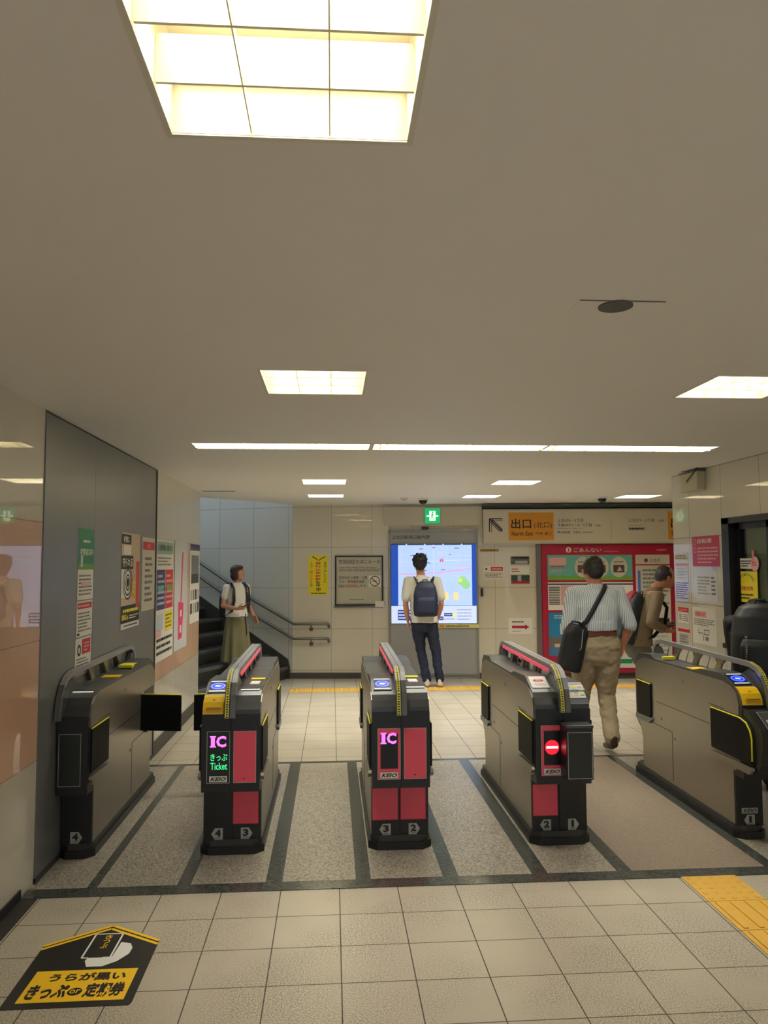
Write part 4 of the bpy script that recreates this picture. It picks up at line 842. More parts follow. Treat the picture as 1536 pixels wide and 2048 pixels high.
# ------------------------------------------------------------------ people
skin = mat('skin', (196, 140, 112), 0.5); skin_d = mat('skin_tanned', (190, 128, 100), 0.5)
hairk = mat('hair_black', (20, 18, 20), 0.55, var=.4, vscale=60); hairb = mat('hair_brown', (60, 40, 32), 0.5, var=.3, vscale=60)
eye_w = mat('eye_white', (225, 222, 215), .3); eye_k = mat('eye_dark', (28, 20, 18), .3); lip = mat('lips', (160, 84, 76), .5)
V = Vector
def organic(parts, voxel, mt, name, parent, disp=0.0, dscale=8.0, dirn=None, label=None, smooth=2, stretch=(1, 1, 1)):
    """union of tapered limbs, ellipsoids and lofts, fused into one continuous skin"""
    b = MB()
    for p in parts:
        if p[0] == 'limb':      # chain of (point, radius)
            pts, rs = p[1], p[2]
            for (a, ra), (c, rc) in zip(zip(pts, rs), list(zip(pts, rs))[1:]):
                a, c = V(a), V(c); d = (c-a)
                if d.length < 1e-5: continue
                n = 5; b.tube([a+d*i/n for i in range(n+1)], [ra+(rc-ra)*i/n for i in range(n+1)], mt, 14)
            for a, ra in zip(pts, rs): b.ell(a, (ra, ra, ra), mt, 14, 9)
        elif p[0] == 'ell':
            k = len(b.v); b.ell((0, 0, 0), p[2], mt, 22, 14); Mr = p[3] if len(p) > 3 else Matrix.Identity(3)
            for i in range(k, len(b.v)): b.v[i] = V(p[1])+Mr @ b.v[i]
        elif p[0] == 'loft':    # rings (centre, rx, ry[, power])
            rg = p[1]; seg = 32; vs = []; fs = []
            for r in rg:
                c = V(r[0]); e = r[3] if len(r) > 3 else 2.3
                for j in range(seg):
                    t = 2*math.pi*j/seg; ct, st_ = math.cos(t), math.sin(t)
                    vs.append(c+V((math.copysign(abs(ct)**(2/e), ct)*r[1], math.copysign(abs(st_)**(2/e), st_)*r[2], 0)))
            for i in range(len(rg)-1):
                for j in range(seg): fs.append((i*seg+j, i*seg+(j+1) % seg, (i+1)*seg+(j+1) % seg, (i+1)*seg+j))
            fs.append(tuple(reversed(range(seg)))); fs.append(tuple((len(rg)-1)*seg+j for j in range(seg)))
            b.add(vs, fs, mt)
    me = bpy.data.meshes.new('t'); me.from_pydata([tuple(v) for v in b.v], [], b.f)
    o = bpy.data.objects.new('t', me); C.objects.link(o)
    bm = bmesh.new(); bm.from_mesh(me); bmesh.ops.recalc_face_normals(bm, faces=bm.faces); bm.to_mesh(me); bm.free()
    md = o.modifiers.new('r', 'REMESH'); md.mode = 'VOXEL'; md.voxel_size = voxel
    sm = o.modifiers.new('s', 'SMOOTH'); sm.factor = .5; sm.iterations = smooth
    dg = bpy.context.evaluated_depsgraph_get()
    m2 = bpy.data.meshes.new_from_object(o.evaluated_get(dg)); bpy.data.objects.remove(o); bpy.data.meshes.remove(me)
    if disp:
        nv = len(m2.vertices); co = [0.0]*(nv*3); no = [0.0]*(nv*3)
        m2.vertices.foreach_get('co', co); m2.vertices.foreach_get('normal', no)
        for i in range(nv):
            x, y, z = co[3*i:3*i+3]; q = V((x*dscale*stretch[0], y*dscale*stretch[1], z*dscale*stretch[2]))
            a = (noise.noise(q)+.5*noise.noise(q*2.1))*disp
            co[3*i] = x+no[3*i]*a; co[3*i+1] = y+no[3*i+1]*a; co[3*i+2] = z+no[3*i+2]*a
        m2.vertices.foreach_set('co', co); m2.update()
    m2.materials.clear(); m2.materials.append(mt); m2.name = name
    m2.polygons.foreach_set('use_smooth', [True]*len(m2.polygons)); m2.polygons.foreach_set('material_index', [0]*len(m2.polygons))
    r = bpy.data.objects.new(name, m2); C.objects.link(r)
    if parent is not None: r.parent = parent
    if label: r['label'] = label
    return r
def hand(w, d, nrm, side, curl=.5, L=.175, grip=False):
    """parts of a hand: wrist w, pointing d, palm facing nrm, thumb on the side given; fingers separate and bent"""
    w, d, nrm, side = V(w), V(d).normalized(), V(nrm).normalized(), V(side).normalized()
    P = []; pl_ = L*.5
    for k, o in enumerate((-.026, -.009, .009, .026)):
        P.append(('limb', [w+side*o*.6, w+side*o*1.0+d*pl_], [.014, .0125]))
    for k, (o, fl) in enumerate(((.028, .86), (.0095, 1.0), (-.0095, .94), (-.028, .74))):
        p = w+side*o+d*pl_; l = L*.5*fl; dirs = []; a = 0; pts = [p]; cur = p
        for seg_, fr_ in ((0, .45), (1, .31), (2, .24)):
            a += curl*(.55, .9, .7)[seg_]*(1.35 if grip else 1); dd = d*math.cos(a)+nrm*math.sin(a); cur = cur+dd*l*fr_; pts.append(cur)
        P.append(('limb', pts, [.0088, .0082, .0076, .0068]))
    p = w+d*L*.12+side*.026; t1 = p+(d*.55+side*.75+nrm*.25).normalized()*.04; t2 = t1+(d*.85+side*.2+nrm*.4).normalized()*.03; t3 = t2+(d*.8-side*.1+nrm*.5).normalized()*.022
    P.append(('limb', [w+side*.012+d*.01, p, t1, t2, t3], [.015, .0125, .0105, .0092, .0078]))
    return P
def rotz(a): return Matrix.Rotation(a, 3, 'Z')
def head_parts(c, turn=0.0, tilt=0.0, s=1.0, female=False):
    """skull, jaw, nose, ears around c (centre of the head); face looks along +y turned by `turn`"""
    M = Matrix.Rotation(turn, 3, 'Z') @ Matrix.Rotation(tilt, 3, 'X'); c = V(c)
    E = lambda p, r: ('ell', c+M @ (V(p)*s), tuple(x*s for x in r), M)
    P = [E((0, -.012, .02), (.076, .093, .098)), E((0, .022, -.045), (.058, .062, .062)), E((0, .055, -.085), (.026, .022, .022)), E((0, .03, -.01), (.066, .064, .07)),
         E((0, .092, -.02), (.011, .017, .022)), E((0, .082, .004), (.009, .013, .026)), E((0, .084, -.056), (.022, .01, .008)), E((0, .08, -.066), (.019, .011, .008)),
         E((-.075, -.005, -.008), (.009, .02, .032)), E((.075, -.005, -.008), (.009, .02, .032)), E((-.03, .068, .022), (.024, .012, .008)), E((.03, .068, .022), (.024, .012, .008)),
         E((-.038, .058, -.03), (.02, .018, .02)), E((.038, .058, -.03), (.02, .018, .02))]
    return P, M
def face(c, M, s, parent):
    c = V(c)
    b = MB()
    for x in (-.03, .03):
        k = len(b.v); b.ell((0, 0, 0), (.0125*s, .006*s, .006*s), eye_w, 12, 8); b.ell((0, .0035*s, 0), (.006*s, .0045*s, .0058*s), eye_k, 12, 8)
        for i in range(k, len(b.v)): b.v[i] = c+M @ (b.v[i]+V((x, .0765, .004))*s)
    b.build('eyes', parent)
    b = MB(); k = 0; b.ell((0, 0, 0), (.021*s, .005*s, .0035*s), lip, 12, 8); b.v = [c+M @ (v+V((0, .092, -.0605))*s) for v in b.v]; b.build('mouth', parent)
    b = MB()
    for x in (-.03, .03):
        k = len(b.v); b.ell((0, 0, 0), (.018*s, .005*s, .003*s), eye_k, 12, 6)
        for i in range(k, len(b.v)): b.v[i] = c+M @ (b.v[i]+V((x, .079, .031))*s)
    b.build('eyebrows', parent)
def shoe(b, h, toe, mt, sole, r=.042):
    h, toe = V(h), V(toe); d = (toe-h).normalized()
    b += [('limb', [h+V((0, 0, .045)), h+d*.09+V((0, 0, .048))], [r*.85, r*.9]), ('limb', [h+d*.06+V((0, 0, .035)), toe-d*.03+V((0, 0, .032))], [r*.86, r*.72]), ('limb', [h+V((0, 0, .06)), h+V((0, 0, .095))], [r*.8, r*.85])]
def person(label, loc, yaw_, J, st):
    """J: joint positions in metres, x right, y forward, z up; st: clothes"""
    t = bpy.data.objects.new('person', None); C.objects.link(t); t.location = loc; t.rotation_euler = (0, 0, yaw_); tag(t, label, 'person', st.get('group'))
    sk = st.get('skin', skin); s = st.get('s', 1.0); hp, M = head_parts(J['head'], st.get('turn', 0), st.get('tilt', 0), s)
    f = st.get('fat', 1.0)
    pel, chest, neck = V(J['pelvis']), V(J['chest']), V(J['neck'])
    mid = (pel+chest)/2
    body = list(hp)
    body.append(('limb', [neck+(V((0, 0, -.05))), neck+V((0, .004, .02)), V(J['head'])+V((0, -.012, -.05))], [.062*f, .054*f, .052*f]))
    body.append(('loft', [(pel+V((0, 0, -.08)), .13*f, .09*f), (pel+V((0, 0, .03)), .145*f, .10*f), (mid, .125*f, .09*f), (chest, .15*f, .10*f), (chest+(neck-chest)*.75, .13*f, .075*f), (neck+V((0, 0, .0)), .055, .05)]))
    for q in 'LR':
        sg = -1 if q == 'L' else 1
        sh, el, wr = V(J['sh'+q]), V(J['el'+q]), V(J['wr'+q])
        body.append(('limb', [sh, sh+(el-sh)*.45, el, el+(wr-el)*.35, wr], [.045*f, .043*f, .036*f, .038*f, .024]))
        hd = J.get('hand'+q)
        body += hand(wr, hd['d'], hd['n'], hd['s'], hd.get('curl', .5), grip=hd.get('grip', False))
        hip, kn, an = V(J['hip'+q]), V(J['kn'+q]), V(J['an'+q])
        body.append(('limb', [hip, hip+(kn-hip)*.4, kn, kn+(an-kn)*.35, an], [.07*f, .068*f, .048, .048, .034]))
        he, to = V(J['heel'+q]), V(J['toe'+q]); body.append(('limb', [he+V((0, 0, .05)), to+V((0, 0, .04))-(to-he).normalized()*.04], [.03, .026]))
    bd = organic(body, .0062, sk, 'body', t, smooth=2); face(J['head'], M, s, bd)
    # hair
    hc = V(J['head']); E = lambda p, r: ('ell', hc+M @ (V(p)*s), tuple(x*s for x in r), M)
    hs = st['hair']; hm_ = st.get('hairmat', hairk)
    if hs == 'short': P = [E((0, -.026, .048), (.082, .088, .084)), E((0, -.058, .01), (.072, .052, .075)), E((-.06, -.03, .01), (.022, .045, .05)), E((.06, -.03, .01), (.022, .045, .05))]; dsp = .004
    if hs == 'bushy': P = [E((0, -.02, .055), (.098, .098, .092)), E((0, -.062, .005), (.08, .05, .085)), E((-.07, -.028, .03), (.03, .055, .062)), E((.07, -.028, .03), (.03, .055, .062))]+[E((math.cos(a)*.086*math.cos(e), math.sin(a)*.084*math.cos(e)-.02, .062+.085*math.sin(e)), (.024, .024, .024)) for e, n_ in ((.1, 11), (.6, 9), (1.1, 5)) for a in [i*6.283/n_+e for i in range(n_)]]; dsp = .007
    if hs == 'thin': P = [E((0, -.062, .005), (.073, .05, .072)), E((-.062, -.02, .018), (.02, .055, .055)), E((.062, -.02, .018), (.02, .055, .055)), E((0, -.03, .066), (.068, .074, .052))]; dsp = .003
    if hs == 'bob': P = [E((0, -.016, .04), (.088, .096, .086)), E((0, -.05, -.03), (.08, .06, .085)), E((-.072, -.004, -.035), (.022, .05, .08)), E((.072, -.004, -.035), (.022, .05, .08)), E((0, .055, .07), (.055, .035, .035))]; dsp = .004
    organic(P, .007, hm_, 'hair', t, disp=dsp, dscale=34 if hs == 'bushy' else 40)
    if st.get('crown'): organic([E((0, -.045, .112), (.034, .036, .012))], .006, st['crown'], 'bald_patch', t, label='thin hair on the crown')
    # shirt
    sw = st.get('shirt_f', 1.0)*f; hem = V(J.get('hem', pel+V((0, 0, .02)))); Sp = [('loft', [(hem, (.165 if st.get('belt') else .178)*sw, (.118 if st.get('belt') else .135)*sw), (hem+V((0, 0, .08)), (.168 if st.get('belt') else .175)*sw, (.12 if st.get('belt') else .13)*sw), (mid+V((0, 0, .04)), .165*sw, .115*sw), (chest, .178*sw, .12*sw), (chest+(neck-chest)*.55+V((0, 0, .01)), .165*sw, .10*sw), (neck+V((0, 0, -.012)), .072, .066), (neck+V((0, 0, .012)), .06, .058)])]
    for q in 'LR':
        sh, el, wr = V(J['sh'+q]), V(J['el'+q]), V(J['wr'+q]); sl_ = st.get('sleeve', .6); inn = sh+(chest+(neck-chest)*.4-sh)*.45
        sr = st.get('slr', .062)
        if sl_ <= 1: Sp.append(('limb', [inn, sh, sh+(el-sh)*sl_], [.078*f, sr*1.02*f, sr*f]))
        else: Sp.append(('limb', [inn, sh, sh+(el-sh)*.6, el, el+(wr-el)*(sl_-1)], [.078*f, sr*1.04*f, sr*f, sr*.95*f, sr*.82]))
    organic(Sp, .008, st['shirt'], 'shirt', t, disp=st.get('fold', .006), dscale=7, stretch=(1.2, 1.2, .8))
    if st.get('collar'): organic([('loft', [(neck+V((0, 0, -.01)), .074, .068), (neck+V((0, 0, .03)), .062, .06)])], .006, st['shirt'], 'collar', t)
    for q in 'LR':
        if st.get('cuff'):
            sh, el, wr = V(J['sh'+q]), V(J['el'+q]), V(J['wr'+q]); k = st['sleeve']; a = el+(wr-el)*(k-1) if k > 1 else sh+(el-sh)*k; dd = (wr-el).normalized()
            b = MB(); b.tube([a-dd*.035, a, a+dd*.02], [.058, .060, .058], st['shirt'], 20); b.build('sleeve_cuff', t)
    # trousers / skirt
    if st.get('skirt'):
        z1 = V(J['waist']); z0 = st['skirt']; b = MB(); vs = []; fs = []; n = 96; rows = 22
        for i in range(rows+1):
            k = i/rows; c = z1.lerp(V((z1.x+.0, z1.y+.02, z0)), k); r = .125+.085*k**.7
            for j in range(n):
                a = 2*math.pi*j/n; w = 1+(.02+.07*k)*math.sin(9*a+.8*math.sin(2*a))+.02*k*math.sin(17*a); vs.append((c.x+r*w*math.cos(a), c.y+r*.85*w*math.sin(a), c.z))
        for i in range(rows):
            for j in range(n): fs.append((i*n+j, i*n+(j+1) % n, (i+1)*n+(j+1) % n, (i+1)*n+j))
        fs.append(tuple(range(n))); b.add(vs, fs, st['trousers'], True); b.build('skirt', t)
        b = MB(); b.tube([(z1.x-.07, z1.y+.112, z1.z), (z1.x-.07, z1.y+.125, z1.z-.12), (z1.x-.075, z1.y+.14, z1.z-.28)], .006, black, 8); b.build('belt_tie', t)
    else:
        T = [('loft', [(pel+V((0, 0, -.19)), .10*f, .075*f), (pel+V((0, 0, -.14)), .145*f, .10*f), (pel+V((0, 0, -.08)), .160*f, .114*f), (pel+V((0, 0, -.02)), .165*f, .12*f), (pel+V((0, 0, .09)), .152*f, .108*f)])]; tr = st.get('trr', 1.0)
        for q in 'LR':
            hip, kn, an = V(J['hip'+q]), V(J['kn'+q]), V(J['an'+q])
            T.append(('limb', [hip+V((0, 0, .03)), hip+(kn-hip)*.35, kn, kn+(an-kn)*.5, an+V((0, 0, .01))], [.09*f*tr, .088*f*tr, .068*tr, .062*tr, .06*tr]))
        organic(T, .008, st['trousers'], 'trousers', t, disp=.011, dscale=11, stretch=(1, 1, 1.3))
    if st.get('belt'):
        b = MB(); vs = []; n = 40; c = pel+V((0, 0, .095))
        for z in (-.017, .017):
            for j in range(n): a = 2*math.pi*j/n; vs.append((c.x+math.copysign(abs(math.cos(a))**.87, math.cos(a))*.163*f, c.y+math.copysign(abs(math.sin(a))**.87, math.sin(a))*.118*f, c.z+z))
        b.add(vs, [(j, (j+1) % n, n+(j+1) % n, n+j) for j in range(n)], st['belt'], True); b.build('belt', t)
    for q in 'LR':
        P = []; shoe(P, J['heel'+q], J['toe'+q], st['shoe'], None); organic(P, .006, st['shoe'], 'shoe', t)
    return t
def backpack(label, loc, yaw_, w, h, d, mt, J=None, strap=None, extra=None, group=None, tilt=0, wt=.82):
    """origin at the middle of the back face, bag reaches towards -y"""
    t = bpy.data.objects.new('backpack', None); C.objects.link(t); t.location = loc; t.rotation_euler = (tilt, 0, yaw_); tag(t, label, 'backpack', group)
    R_ = [((0, -d*.42, -h*.5), w*.36, d*.34, 3), ((0, -d*.5, -h*.47), w*.47, d*.48, 3.2), ((0, -d*.5, -h*.25), w*.5, d*.5, 3.2), ((0, -d*.48, h*.1), w*.48, d*.47, 3), ((0, -d*.45, h*.33), w*.5*wt, d*.40, 2.8), ((0, -d*.4, h*.45), w*.5*wt*.8, d*.30, 2.5), ((0, -d*.36, h*.5), w*.5*wt*.5, d*.2, 2.3)]
    organic([('loft', R_)], .009, mt, 'bag_body', t, disp=.004, dscale=8)
    organic([('loft', [((0, -d*.95, -h*.40), w*.34, d*.10, 3), ((0, -d*.98, -h*.36), w*.38, d*.14, 3), ((0, -d*.95, -.02), w*.37, d*.13, 3), ((0, -d*.88, .03), w*.33, d*.08, 3)])], .008, mt, 'front_pocket', t, disp=.003, dscale=9)
    b = MB(); b.tube([(-.04, -.02, h*.47), (-.03, -.02, h*.54), (.03, -.02, h*.54), (.04, -.02, h*.47)], .008, mt, 8); b.build('grab_handle', t)
    b = MB(); pts = [(-w*.40, -d*.83, -h*.02), (-w*.34, -d*.80, h*.22), (-w*.18, -d*.70, h*.40), (0, -d*.62, h*.455), (w*.18, -d*.70, h*.40), (w*.34, -d*.80, h*.22), (w*.40, -d*.83, -h*.02)]
    b.tube(pts, .004, strap or black, 6); b.build('zip', t)
    if J:
        for sg in (-1, 1):
            b = MB(); b.tube([tuple(V(p)*1) if sg > 0 else (-p[0], p[1], p[2]) for p in J], .03, strap or mt, 12, .28, (0, 1, 0) if False else None); b.build('shoulder_strap', t)
    if extra: extra(t)
    return t

# man studying the map, seen from behind
navy = mat('trousers_navy', (16, 26, 56), .7, var=.15, vscale=12); tee = mat('shirt_white', (214, 210, 196), .8, var=.03)
Jm = dict(head=(-.045, .005, 1.655), neck=(-.03, -.005, 1.50), chest=(-.005, 0, 1.30), pelvis=(0, 0, .93), hem=(.01, 0, .87),
          shL=(-.20, 0, 1.43), elL=(-.245, -.02, 1.12), wrL=(-.205, .08, .89), shR=(.185, 0, 1.42), elR=(.245, -.03, 1.13), wrR=(.215, .10, .92),
          handL=dict(d=(.1, .35, -1), n=(1, 0, 0), s=(0, 1, .2), curl=.5), handR=dict(d=(-.1, .35, -1), n=(-1, 0, 0), s=(0, 1, .2), curl=.5),
          hipL=(-.085, 0, .88), knL=(-.03, .03, .48), anL=(.04, -.01, .09), hipR=(.09, 0, .88), knR=(.17, .02, .48), anR=(.215, -.02, .09),
          heelL=(.04, -.04, 0), toeL=(-.01, .20, 0), heelR=(.215, -.05, 0), toeR=(.27, .18, 0))
person('person in a white T-shirt and navy trousers studying the lit map', (1.245, 10.42, .004), 0, Jm, dict(hair='bushy', shirt=tee, trousers=navy, shoe=mat('sneaker_white', (218, 210, 204), .5), sleeve=.72, slr=.066, fat=1.06, fold=.007))
backpack('navy backpack on the back of the person at the map', (1.255, 10.305, 1.20), 0, .335, .47, .17, mat('bag_navy', (26, 34, 62), .6), [(.085, .0, .18), (.105, .03, .25), (.12, .10, .285), (.135, .19, .22), (.14, .235, .05), (.15, .20, -.10), (.15, .04, -.20)], black)

# man walking away through the rightmost passage
def stripes(name, a, b_, freq):
    M = bpy.data.materials.new(name); M.use_nodes = True; nt = M.node_tree; N = nt.nodes; L = nt.links; p = N['Principled BSDF']; p.inputs['Roughness'].default_value = .75
    tc = N.new('ShaderNodeTexCoord'); sp = N.new('ShaderNodeSeparateXYZ'); L.new(tc.outputs['Object'], sp.inputs[0])
    m1 = N.new('ShaderNodeMath'); m1.operation = 'MULTIPLY'; m1.inputs[1].default_value = freq; L.new(sp.outputs['X'], m1.inputs[0])
    m2 = N.new('ShaderNodeMath'); m2.operation = 'SINE'; L.new(m1.outputs[0], m2.inputs[0])
    mr = N.new('ShaderNodeMapRange'); mr.inputs['From Min'].default_value = .1; mr.inputs['From Max'].default_value = .6; L.new(m2.outputs[0], mr.inputs[0])
    mx = N.new('ShaderNodeMixRGB'); mx.inputs[1].default_value = rgb(a); mx.inputs[2].default_value = rgb(b_); L.new(mr.outputs[0], mx.inputs[0]); L.new(mx.outputs[0], p.inputs['Base Color']); return M
strp = stripes('shirt_blue_stripe', (226, 231, 234), (146, 162, 178), 400)
khaki = mat('trousers_khaki', (164, 148, 120), .8, var=.08, vscale=10)
Js = dict(head=(-.01, .03, 1.60), neck=(-.0, .0, 1.455), chest=(0, 0, 1.28), pelvis=(-.01, 0, .95), hem=(-.01, 0, 1.068),
          shL=(-.205, 0, 1.40), elL=(-.265, -.03, 1.12), wrL=(-.245, .12, .99), shR=(.205, 0, 1.40), elR=(.285, -.07, 1.12), wrR=(.245, .0, .93),
          handL=dict(d=(.2, .8, -.6), n=(.6, .2, -.7), s=(.8, .0, .5), curl=.9, grip=True), handR=dict(d=(-.25, .25, -1), n=(-1, 0, .1), s=(0, 1, .2), curl=.55),
          hipL=(-.095, 0, .90), knL=(-.10, .14, .50), anL=(-.085, .30, .10), hipR=(.09, 0, .90), knR=(.105, .08, .49), anR=(.085, -.10, .14),
          heelL=(-.085, .27, 0), toeL=(-.10, .53, 0), heelR=(.085, -.145, .05), toeR=(.095, .10, 0))
person('person in a blue-striped shirt and khaki trousers walking away between two gates', (2.365, 6.75, .003), 0, Js,
       dict(hair='thin', hairmat=mat('hair_dark_grey', (40, 36, 34), .6, var=.4, vscale=50), crown=mat('thin_hair', (92, 74, 60), .6), skin=skin_d, shirt=strp, trousers=khaki, shoe=mat('shoe_brown', (58, 36, 26), .4), belt=mat('belt_brown', (112, 58, 36), .4), sleeve=1.08, slr=.056, cuff=1, collar=1, fat=1.16, shirt_f=1.02, fold=.011, trr=1.2, s=1.13))
bg = bpy.data.objects.new('shoulder_bag', None); C.objects.link(bg); bg.location = (2.12, 6.66, .93); tag(bg, 'black shoulder bag on a diagonal strap, at the left hip of the striped shirt', 'bag')
kbag = mat('bag_black', (24, 25, 28), .55)
Mr = Matrix.Rotation(R(-16), 3, 'Y')
o = organic([('loft', [((0, 0, -.21), .085, .05, 3.5), ((0, 0, -.19), .105, .066, 4), ((0, 0, .12), .105, .066, 4), ((0, 0, .19), .085, .06, 3.5), ((0, 0, .205), .07, .045, 3)])], .008, kbag, 'bag_body', bg, disp=.004, dscale=9); o.rotation_euler = (0, R(14), 0)
b = MB(); b.tube([(-.02, -.005, .19), (-.01, -.03, .23), (.05, -.04, .22), (.07, -.02, .17)], .009, kbag, 8); b.build('grab_handle', bg)
b = MB(); b.tube([(.07, -.075, .16), (.05, -.078, .0), (.03, -.08, -.02)], .003, lgrey, 6); b.build('zip', bg, label='pale zip')
def strap_pts(): return [(2.12, 6.60, 1.12), (2.17, 6.595, 1.16), (2.235, 6.60, 1.26), (2.30, 6.612, 1.37), (2.345, 6.635, 1.43), (2.385, 6.69, 1.475), (2.40, 6.76, 1.475), (2.39, 6.84, 1.43), (2.33, 6.90, 1.30), (2.2, 6.91, 1.16), (2.1, 6.86, 1.08), (2.06, 6.72, 1.07)]
b = MB(); b.tube([V(p)+V((.055, 0, 0))-V(bg.location) for p in strap_pts()], .021, kbag, 12, .22, (0, -1, .15)); b.build('shoulder_strap', bg)

# man leaning forward beyond the right wall, walking to the right
khs = mat('shirt_khaki', (132, 116, 92), .8, var=.05)
Jl = dict(head=(0, .28, 1.52), neck=(0, .17, 1.395), chest=(0, .08, 1.23), pelvis=(0, -.04, .90), hem=(0, -.03, .84),
          shL=(-.17, .12, 1.33), elL=(-.21, .05, 1.07), wrL=(-.10, .24, 1.02), shR=(.17, .12, 1.33), elR=(.22, .02, 1.08), wrR=(.12, .22, .985),
          handL=dict(d=(.4, .9, .0), n=(.5, 0, .8), s=(.0, .2, 1), curl=.7, grip=True), handR=dict(d=(-.3, .9, -.05), n=(-.3, 0, 1), s=(-1, .2, .2), curl=.7, grip=True),
          hipL=(-.085, -.04, .86), knL=(-.08, .12, .47), anL=(-.08, .11, .09), hipR=(.085, -.04, .86), knR=(.08, .06, .46), anR=(.08, .05, .09),
          heelL=(-.08, .08, 0), toeL=(-.08, .33, 0), heelR=(.08, .02, 0), toeR=(.08, .27, 0))
person('person in a khaki shirt leaning forward over a phone, cut off by the right wall', (3.13, 7.62, .003), R(-90), Jl,
       dict(hair='thin', hairmat=mat('hair_greying', (52, 50, 54), .6, var=.4, vscale=50), skin=skin_d, shirt=khs, trousers=mat('trousers_grey', (104, 98, 90), .8), shoe=mat('shoe_black', (30, 28, 28), .4), sleeve=1.7, slr=.058, fat=1.0, collar=1, tilt=R(-12), fold=.009))
def red_top(t):
    organic([('loft', [((0, -.12, .12), .095, .065, 2.6), ((0, -.11, .23), .085, .055, 2.4), ((0, -.09, .28), .045, .03, 2.2)])], .008, mat('bag_red', (140, 26, 42), .6), 'top_pocket', t, disp=.004, dscale=12, label='red top pocket')
backpack('dark green and red backpack on the person in the khaki shirt', (3.10, 7.62, 1.09), R(-90), .31, .54, .18, mat('bag_dark_green', (38, 46, 50), .6), [(.08, .0, .17), (.10, .05, .245), (.115, .13, .27), (.13, .215, .19), (.14, .225, .03), (.15, .13, -.13), (.14, .0, -.19)], black, red_top, tilt=R(-14))
ph = MB(); ph.box(-.036, -.075, -.005, .036, .075, .005, blackg, .004); po = ph.build('phone', label='dark phone held by the person in the khaki shirt', cat='phone'); po.location = (3.43, 7.60, 1.045); po.rotation_euler = (0, R(15), R(-90))
ph = MB(); ph.box(-.036, -.075, -.005, .036, .075, .005, blackg, .004)

# woman coming down the stairs
olive = mat('skirt_olive', (112, 108, 78), .85, var=.08, vscale=14); wht = mat('blouse_white', (222, 220, 214), .8)
Jw = dict(head=(.0, .02, 1.385), neck=(0, -.0, 1.245), chest=(0, 0, 1.09), pelvis=(0, 0, .80), waist=(0, 0, .84), hem=(0, .005, .80),
          shL=(-.155, 0, 1.19), elL=(-.215, -.06, .97), wrL=(-.235, .06, .80), shR=(.155, 0, 1.19), elR=(.20, -.02, .95), wrR=(.10, .17, .915),
          handL=dict(d=(-.15, .55, -.8), n=(.9, 0, 0), s=(0, .8, .5), curl=.4), handR=dict(d=(-.6, .75, .1), n=(.2, 0, 1), s=(.4, .5, .4), curl=.7, grip=True),
          hipL=(-.075, 0, .75), knL=(-.07, .06, .42), anL=(-.065, .03, .08), hipR=(.075, 0, .75), knR=(.07, .02, .42), anR=(.07, -.03, .08),
          heelL=(-.065, .0, 0), toeL=(-.07, .20, 0), heelR=(.07, -.06, 0), toeR=(.075, .14, 0))
WY = R(-140); WLoc = V((-1.285, 10.47, .172))
person('person in a white blouse and long olive skirt coming down the stairs', WLoc, WY, Jw, dict(hair='bob', hairmat=hairb, shirt=wht, trousers=olive, skirt=.215, shoe=mat('shoe_dark', (36, 32, 32), .5), sleeve=.5, slr=.06, fat=.86, s=.93, turn=R(28), tilt=R(8), fold=.007))
wp = lambda p: WLoc+Matrix.Rotation(WY, 3, 'Z') @ V(p)
backpack('black backpack on the person in the olive skirt', wp((0, -.09, 1.0)), WY, .30, .44, .16, mat('bag_black2', (28, 29, 34), .6), [(.07, .0, .17), (.085, .04, .24), (.10, .10, .25), (.112, .185, .18), (.115, .205, .02), (.125, .17, -.13), (.13, .04, -.19)], black)
ph = MB(); ph.box(-.035, -.072, -.004, .035, .072, .004, blackg, .003); po = ph.build('phone', label='dark phone held by the person in the olive skirt', cat='phone'); po.location = wp((.035, .265, .955)); po.rotation_euler = (R(12), 0, WY+R(20))

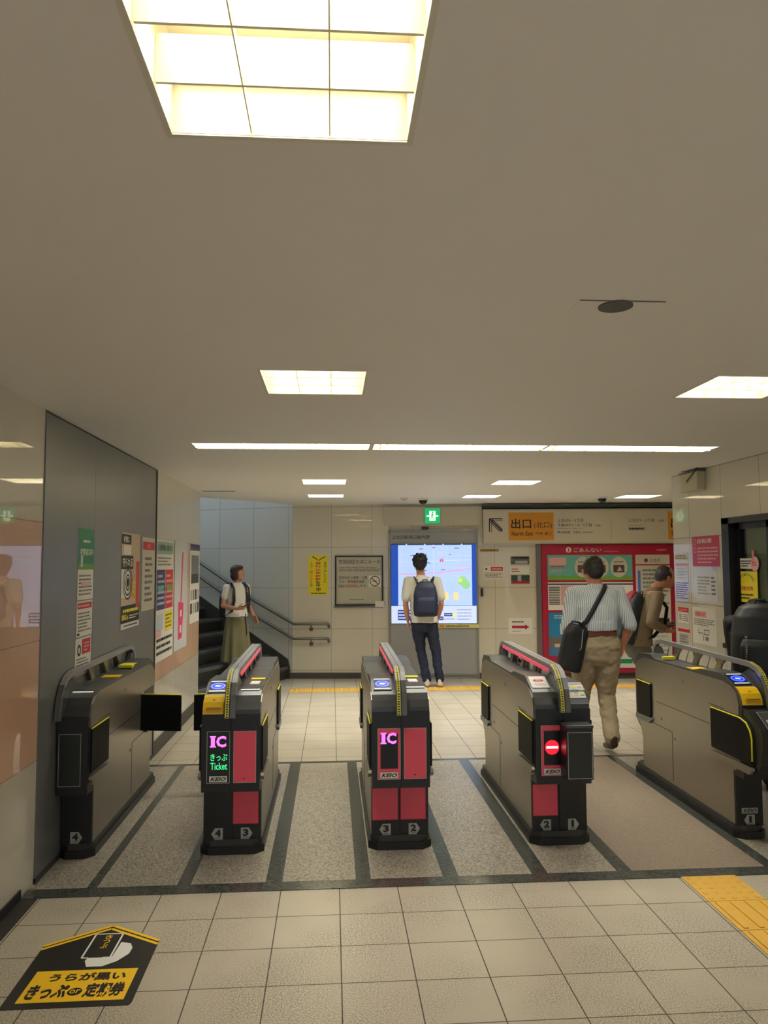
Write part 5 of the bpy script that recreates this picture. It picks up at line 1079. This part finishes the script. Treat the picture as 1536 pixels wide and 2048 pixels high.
# person mostly outside the frame on the right, with a big black rucksack
dkc = mat('jacket_black', (26, 27, 31), .7)
Jb = dict(head=(.05, .24, 1.37), neck=(.02, .13, 1.35), chest=(0, .04, 1.22), pelvis=(0, 0, .93), hem=(0, 0, .87),
          shL=(-.15, .07, 1.31), elL=(-.13, .12, 1.05), wrL=(-.08, .30, 1.02), shR=(.15, .07, 1.31), elR=(.14, .12, 1.05), wrR=(.09, .30, 1.02),
          handL=dict(d=(.3, .8, 0), n=(.3, 0, -.9), s=(1, 0, .3), curl=.5), handR=dict(d=(-.3, .8, 0), n=(-.3, 0, -.9), s=(-1, 0, .3), curl=.5),
          hipL=(-.09, 0, .88), knL=(-.09, .03, .48), anL=(-.09, 0, .09), hipR=(.09, 0, .88), knR=(.09, .03, .48), anR=(.09, 0, .09),
          heelL=(-.09, -.03, 0), toeL=(-.10, .22, 0), heelR=(.09, -.03, 0), toeR=(.10, .22, 0))
pb = person('person in black at the right edge, hidden behind a big black backpack', (3.11, 5.50, .003), R(-25), Jb, dict(hair='short', shirt=dkc, trousers=mat('trousers_black', (28, 28, 30), .8), shoe=mat('shoe_black2', (26, 25, 25), .5), sleeve=1.8, fat=.95)); pb.scale = (.93, .93, .93)
def marks(t):
    b = MB(); x = -.115; b.fr = Fr((0, -.236, 0), (1, 0, 0), (0, 0, 1))
    for i in range(9): b.rect(x-.006, .02-i*.016, x+.006, .030-i*.016, 0, lgrey)
    b.text('W', x-.009, .035, x+.009, .055, 0, white, .02); b.build('bag_lettering', t)
    b = MB(); b.tube([(.0, -.1, .235), (.02, -.11, .262), (.08, -.11, .262), (.10, -.1, .235)], .006, chrome, 8); b.build('handle_ring', t, label='shiny metal handle')
backpack('big black backpack at the right photo edge, in front of the office window', (3.085, 5.345, 1.105), R(-25), .42, .55, .22, mat('bag_black3', (32, 35, 36), .5), [(.09, .0, .10), (.11, .04, .14), (.115, .12, .165), (.12, .2, .12), (.12, .225, -.02), (.12, .18, -.14), (.12, .04, -.2)], black, marks, wt=.9)
